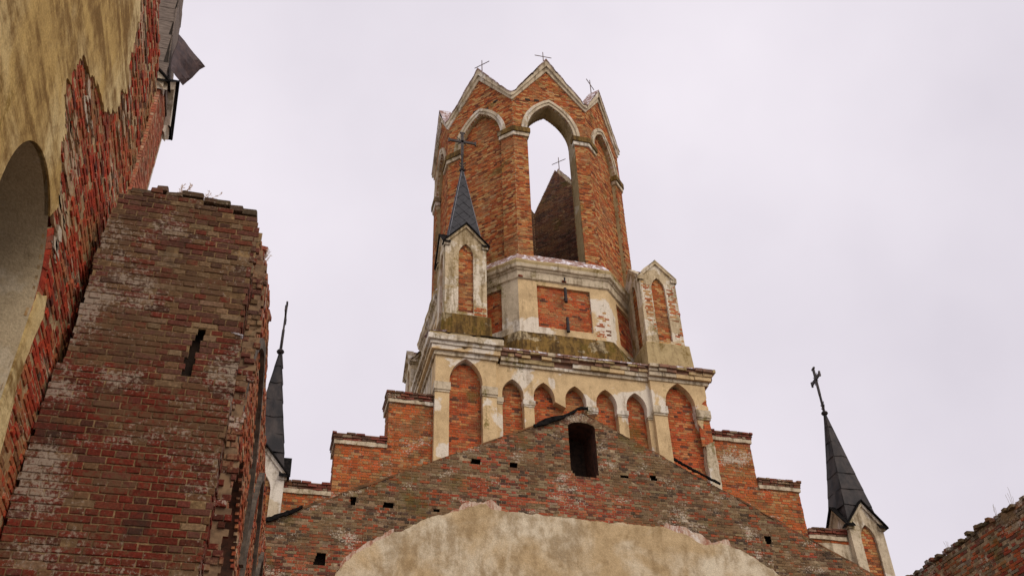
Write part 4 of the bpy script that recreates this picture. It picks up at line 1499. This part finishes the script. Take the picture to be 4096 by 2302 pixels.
topw = ragged([(0.0, 9.9), (0.6, 10.1), (1.2, 10.5), (1.9, 10.8), (2.6, 11.0), (3.3, 11.0), (4.5, 10.75), (6.0, 10.6), (SWL, 10.8)], 0.2, 0.07, 3, closed=False)
BAYS = ((2.7, 1.95), (6.9, 1.6), (10.7, 1.6))
exc = []
for b, hw_ in BAYS:
    exc.append([(b + hw_ * 0.62, 2.0)] + arch(hw_ * 0.62, 6.4, 8.1, 8, b) + [(b - hw_ * 0.62, 2.0)])
mk.field(FW, [[(0, 2.6), (SWL, 2.6)] + topw[::-1]], exc, side_col, djit=0.016, edge_jit=0.02)
# broken start of the wall, facing the camera
FB = FRONT(P0.y - 0.01)
mk.field(FB, [[(-9.9, 3.0), (-9.02, 3.0), (-8.98, 8.6), (-9.02, 9.3), (-9.1, 9.8), (-9.9, 9.8)]], (), stub_col, djit=0.03, edge_jit=0.06)
mk.finish()
c = MB()
for b, hw_ in BAYS:
    o_ = [(b + hw_ * 0.62, 2.0)] + arch(hw_ * 0.62, 6.4, 8.1, 8, b) + [(b - hw_ * 0.62, 2.0)]
    c.ribbon(FW, o_, -0.005, -0.6)
c.build('window_reveal', M['dark_brick'], sw)
for b, hw_ in BAYS:
    o_ = [(b + hw_ * 0.62, 2.0)] + arch(hw_ * 0.62, 6.4, 8.1, 8, b) + [(b - hw_ * 0.62, 2.0)]
    c = MB()
    c.poly(FW, o_, -0.62, -0.58)
    c.build('blocked_window', M['pocket'], sw)
    c = MB()
    arch_band(c, FW, hw_, 7.35, 9.85, 0.14, -0.03, 0.07, b)
    c.build('hood_moulding', M['hood'], sw)
c = MB()
c.box(FW, 0.05, SWL - 0.05, 0, 9.7, -0.75, -0.63)
c.box(FW, 0.05, SWL - 0.05, 8.3, 9.75, -0.62, -0.03)
c.box(FW, 1.2, SWL - 0.05, 9.7, 10.45, -0.75, -0.03)
c.build('wall_core', M['rubble'], sw)
for i in range(60):
    u = 0.3 + i * (SWL - 0.6) / 60
    zt = 10.55 if u > 4 else 9.95 + 0.3 * u
    p = FW.p(u, zt + copr.uniform(0.0, 0.3), -0.12 + copr.uniform(-0.1, 0.08))
    loose_brick(sw, 'coping_brick', p, (0.13, 0.27, 0.08), copr.uniform(-0.25, 0.25), pick(copr, ((3, (0.22, 0.06, 0.04)), (1, (0.3, 0.2, 0.13)), (1, (0.1, 0.05, 0.04)))), 'side')

# ------------------------------------------------------------------ right-hand wall
RX = 8.56
rw = thing('broken_wall', 'broken mossy brick wall top rising at the lower right corner', 'wall', (RX, -10, 0))
FRW = WEST(RX)
mk = Masonry(rw, 'gable', 'mortar_gable', rich=True, seed=71, singles=300, see=lambda x, y: x > 0.85)
tp = ragged([(1.0, 11.0), (2.2, 11.0), (4.0, 11.05), (5.4, 11.12), (6.4, 11.15), (7.5, 11.3), (16, 11.3)], 0.22, 0.06, 21, closed=False)


def right_col(u, v, r):
    n1 = noise.noise(Vector((u * 1.2, v * 1.6, 77.0)))
    if r.random() < 0.35 + 0.5 * n1 + 0.5 * smoothstep(10.6, 11.1, v):
        return pick(r, ((3, (0.2, 0.16, 0.11)), (2, (0.1, 0.075, 0.05)), (2, (0.16, 0.07, 0.05)), (1, (0.3, 0.25, 0.18))))
    return pick(r, ((4, (0.36, 0.09, 0.035)), (3, (0.27, 0.06, 0.035)), (1, (0.36, 0.16, 0.07))))


mk.field(FRW, [[(1.0, 6.0), (16, 6.0)] + tp[::-1]], (), right_col, djit=0.018, edge_jit=0.02, miss=0.03)
mk.finish()
c = MB()
c.box(FRW, 1.0, 16, 0, 10.9, -0.9, -0.02)
c.build('wall_core', M['rubble'], rw)
for i in range(75):
    u = 1.0 + i * 0.13
    zt = 11.02 + 0.02 * u
    p = FRW.p(u, zt + copr.uniform(-0.03, 0.07), -0.1 + copr.uniform(-0.08, 0.1))
    loose_brick(rw, 'coping_brick', p, (0.27, 0.14, 0.08), copr.uniform(-0.3, 0.3), pick(copr, ((3, (0.13, 0.1, 0.06)), (2, (0.2, 0.09, 0.06)), (1, (0.3, 0.27, 0.24)))), 'gable', copr.uniform(-0.15, 0.15))

# ------------------------------------------------------------------ torn roofing strips on the roof line
def strip_thing(label, pts, w, seed, cat='roofing'):
    c = MB()
    rr = random.Random(seed)
    up, dn = [], []
    n = 22
    for i in range(n + 1):
        t = i / n * (len(pts) - 1)
        k = min(int(t), len(pts) - 2)
        a, b = Vector(pts[k]), Vector(pts[k + 1])
        p = a.lerp(b, t - k)
        ww = w[k] + (w[k + 1] - w[k]) * (t - k)
        up.append((p.x, p.y + ww / 2 + rr.uniform(-0.018, 0.018)))
        dn.append((p.x, p.y - ww / 2 + rr.uniform(-0.03, 0.015)))
    c.poly(G, dn + up[::-1], 0.035, 0.1, back=True)
    o = c.build('roofing_strip', M['felt'])
    o['label'] = label
    o['category'] = cat
    o['group'] = 'torn roofing left on the roof line'
    return o


strip_thing('black roofing strip on the roof line beside the far left turret', [(-8.8, 11.93), (-8.0, 12.3), (-7.75, 12.46)], (0.11, 0.1, 0.05), 1)
strip_thing('ragged black roofing strip under the middle niches above the dark opening', [(-1.45, 15.52), (-1.05, 15.72), (-0.45, 15.98), (0.0, 16.28), (0.28, 16.3)], (0.06, 0.2, 0.07, 0.08, 0.07), 2)
strip_thing('thin black batten hanging on the roof line under the right tower pier', [(2.85, 14.9), (3.1, 14.75), (3.6, 14.5), (4.22, 14.22)], (0.07, 0.05, 0.05, 0.035), 3)


# ------------------------------------------------------------------ weeds on the wall tops
def weed(label, base, h, lean, seed, n=7, leaf=0.05, mat='weed', fine=False):
    t = thing('weed', label, 'weed', base, 'dry weeds on the wall tops')
    rr = random.Random(seed)
    c = MB()
    l = MB()
    b = Vector(base)
    for k in range(n):
        d = Vector((lean[0] + rr.uniform(-0.25, 0.25), lean[1] + rr.uniform(-0.25, 0.25), 1)).normalized()
        hh = h * rr.uniform(0.55, 1.0) if k else h
        p = b + Vector((rr.uniform(-0.03, 0.03), rr.uniform(-0.03, 0.03), 0))
        for i in range(6):
            q = p + d * hh / 6 + Vector((rr.uniform(-0.01, 0.01), rr.uniform(-0.01, 0.01), 0))
            c.tube(p, q, 0.0035, 0.003, 5, False)
            if i > 0 and not fine:
                for j in range(4):
                    s_ = Vector((rr.uniform(-1, 1), rr.uniform(-1, 1), rr.uniform(0.1, 1))).normalized()
                    e = q + s_ * leaf * rr.uniform(0.6, 1.4)
                    w = s_.cross(Z3).normalized() * leaf * 0.18
                    l.add([q, q.lerp(e, 0.5) + w, e, q.lerp(e, 0.5) - w], [(0, 1, 2, 3)])
            p = q
    c.build('stem', M[mat], t)
    if l.f:
        l.build('leaves', M[mat], t, 'stuff')
    return t


weed('pale leafy dry weed on the broken top of the dark cross wall', (-10.2, -14.3, 9.92), 0.44, (0.25, 0), 1, 3, 0.06)
weed('thin branching dry weed right of the leafy one on the cross wall', (-9.98, -14.25, 9.95), 0.5, (0.5, 0), 2, 3, 0.035)
weed('small dry tuft on the broken right edge of the cross wall', (-9.02, -14.2, 9.3), 0.2, (0.3, 0), 3, 3, 0.03)
weed('tall thin dry stalks near the right end of the broken right wall', (RX + 0.1, -6.2, 11.1), 0.55, (0, 0), 4, 4, 0.03, 'grass', True)
weed('thin dry stalks halfway up the broken right wall', (RX + 0.1, -5.6, 11.1), 0.45, (0, 0), 5, 4, 0.03, 'grass', True)
weed('short dry stalks low on the broken right wall', (RX + 0.1, -3.6, 11.05), 0.4, (0, 0), 6, 4, 0.03, 'grass', True)
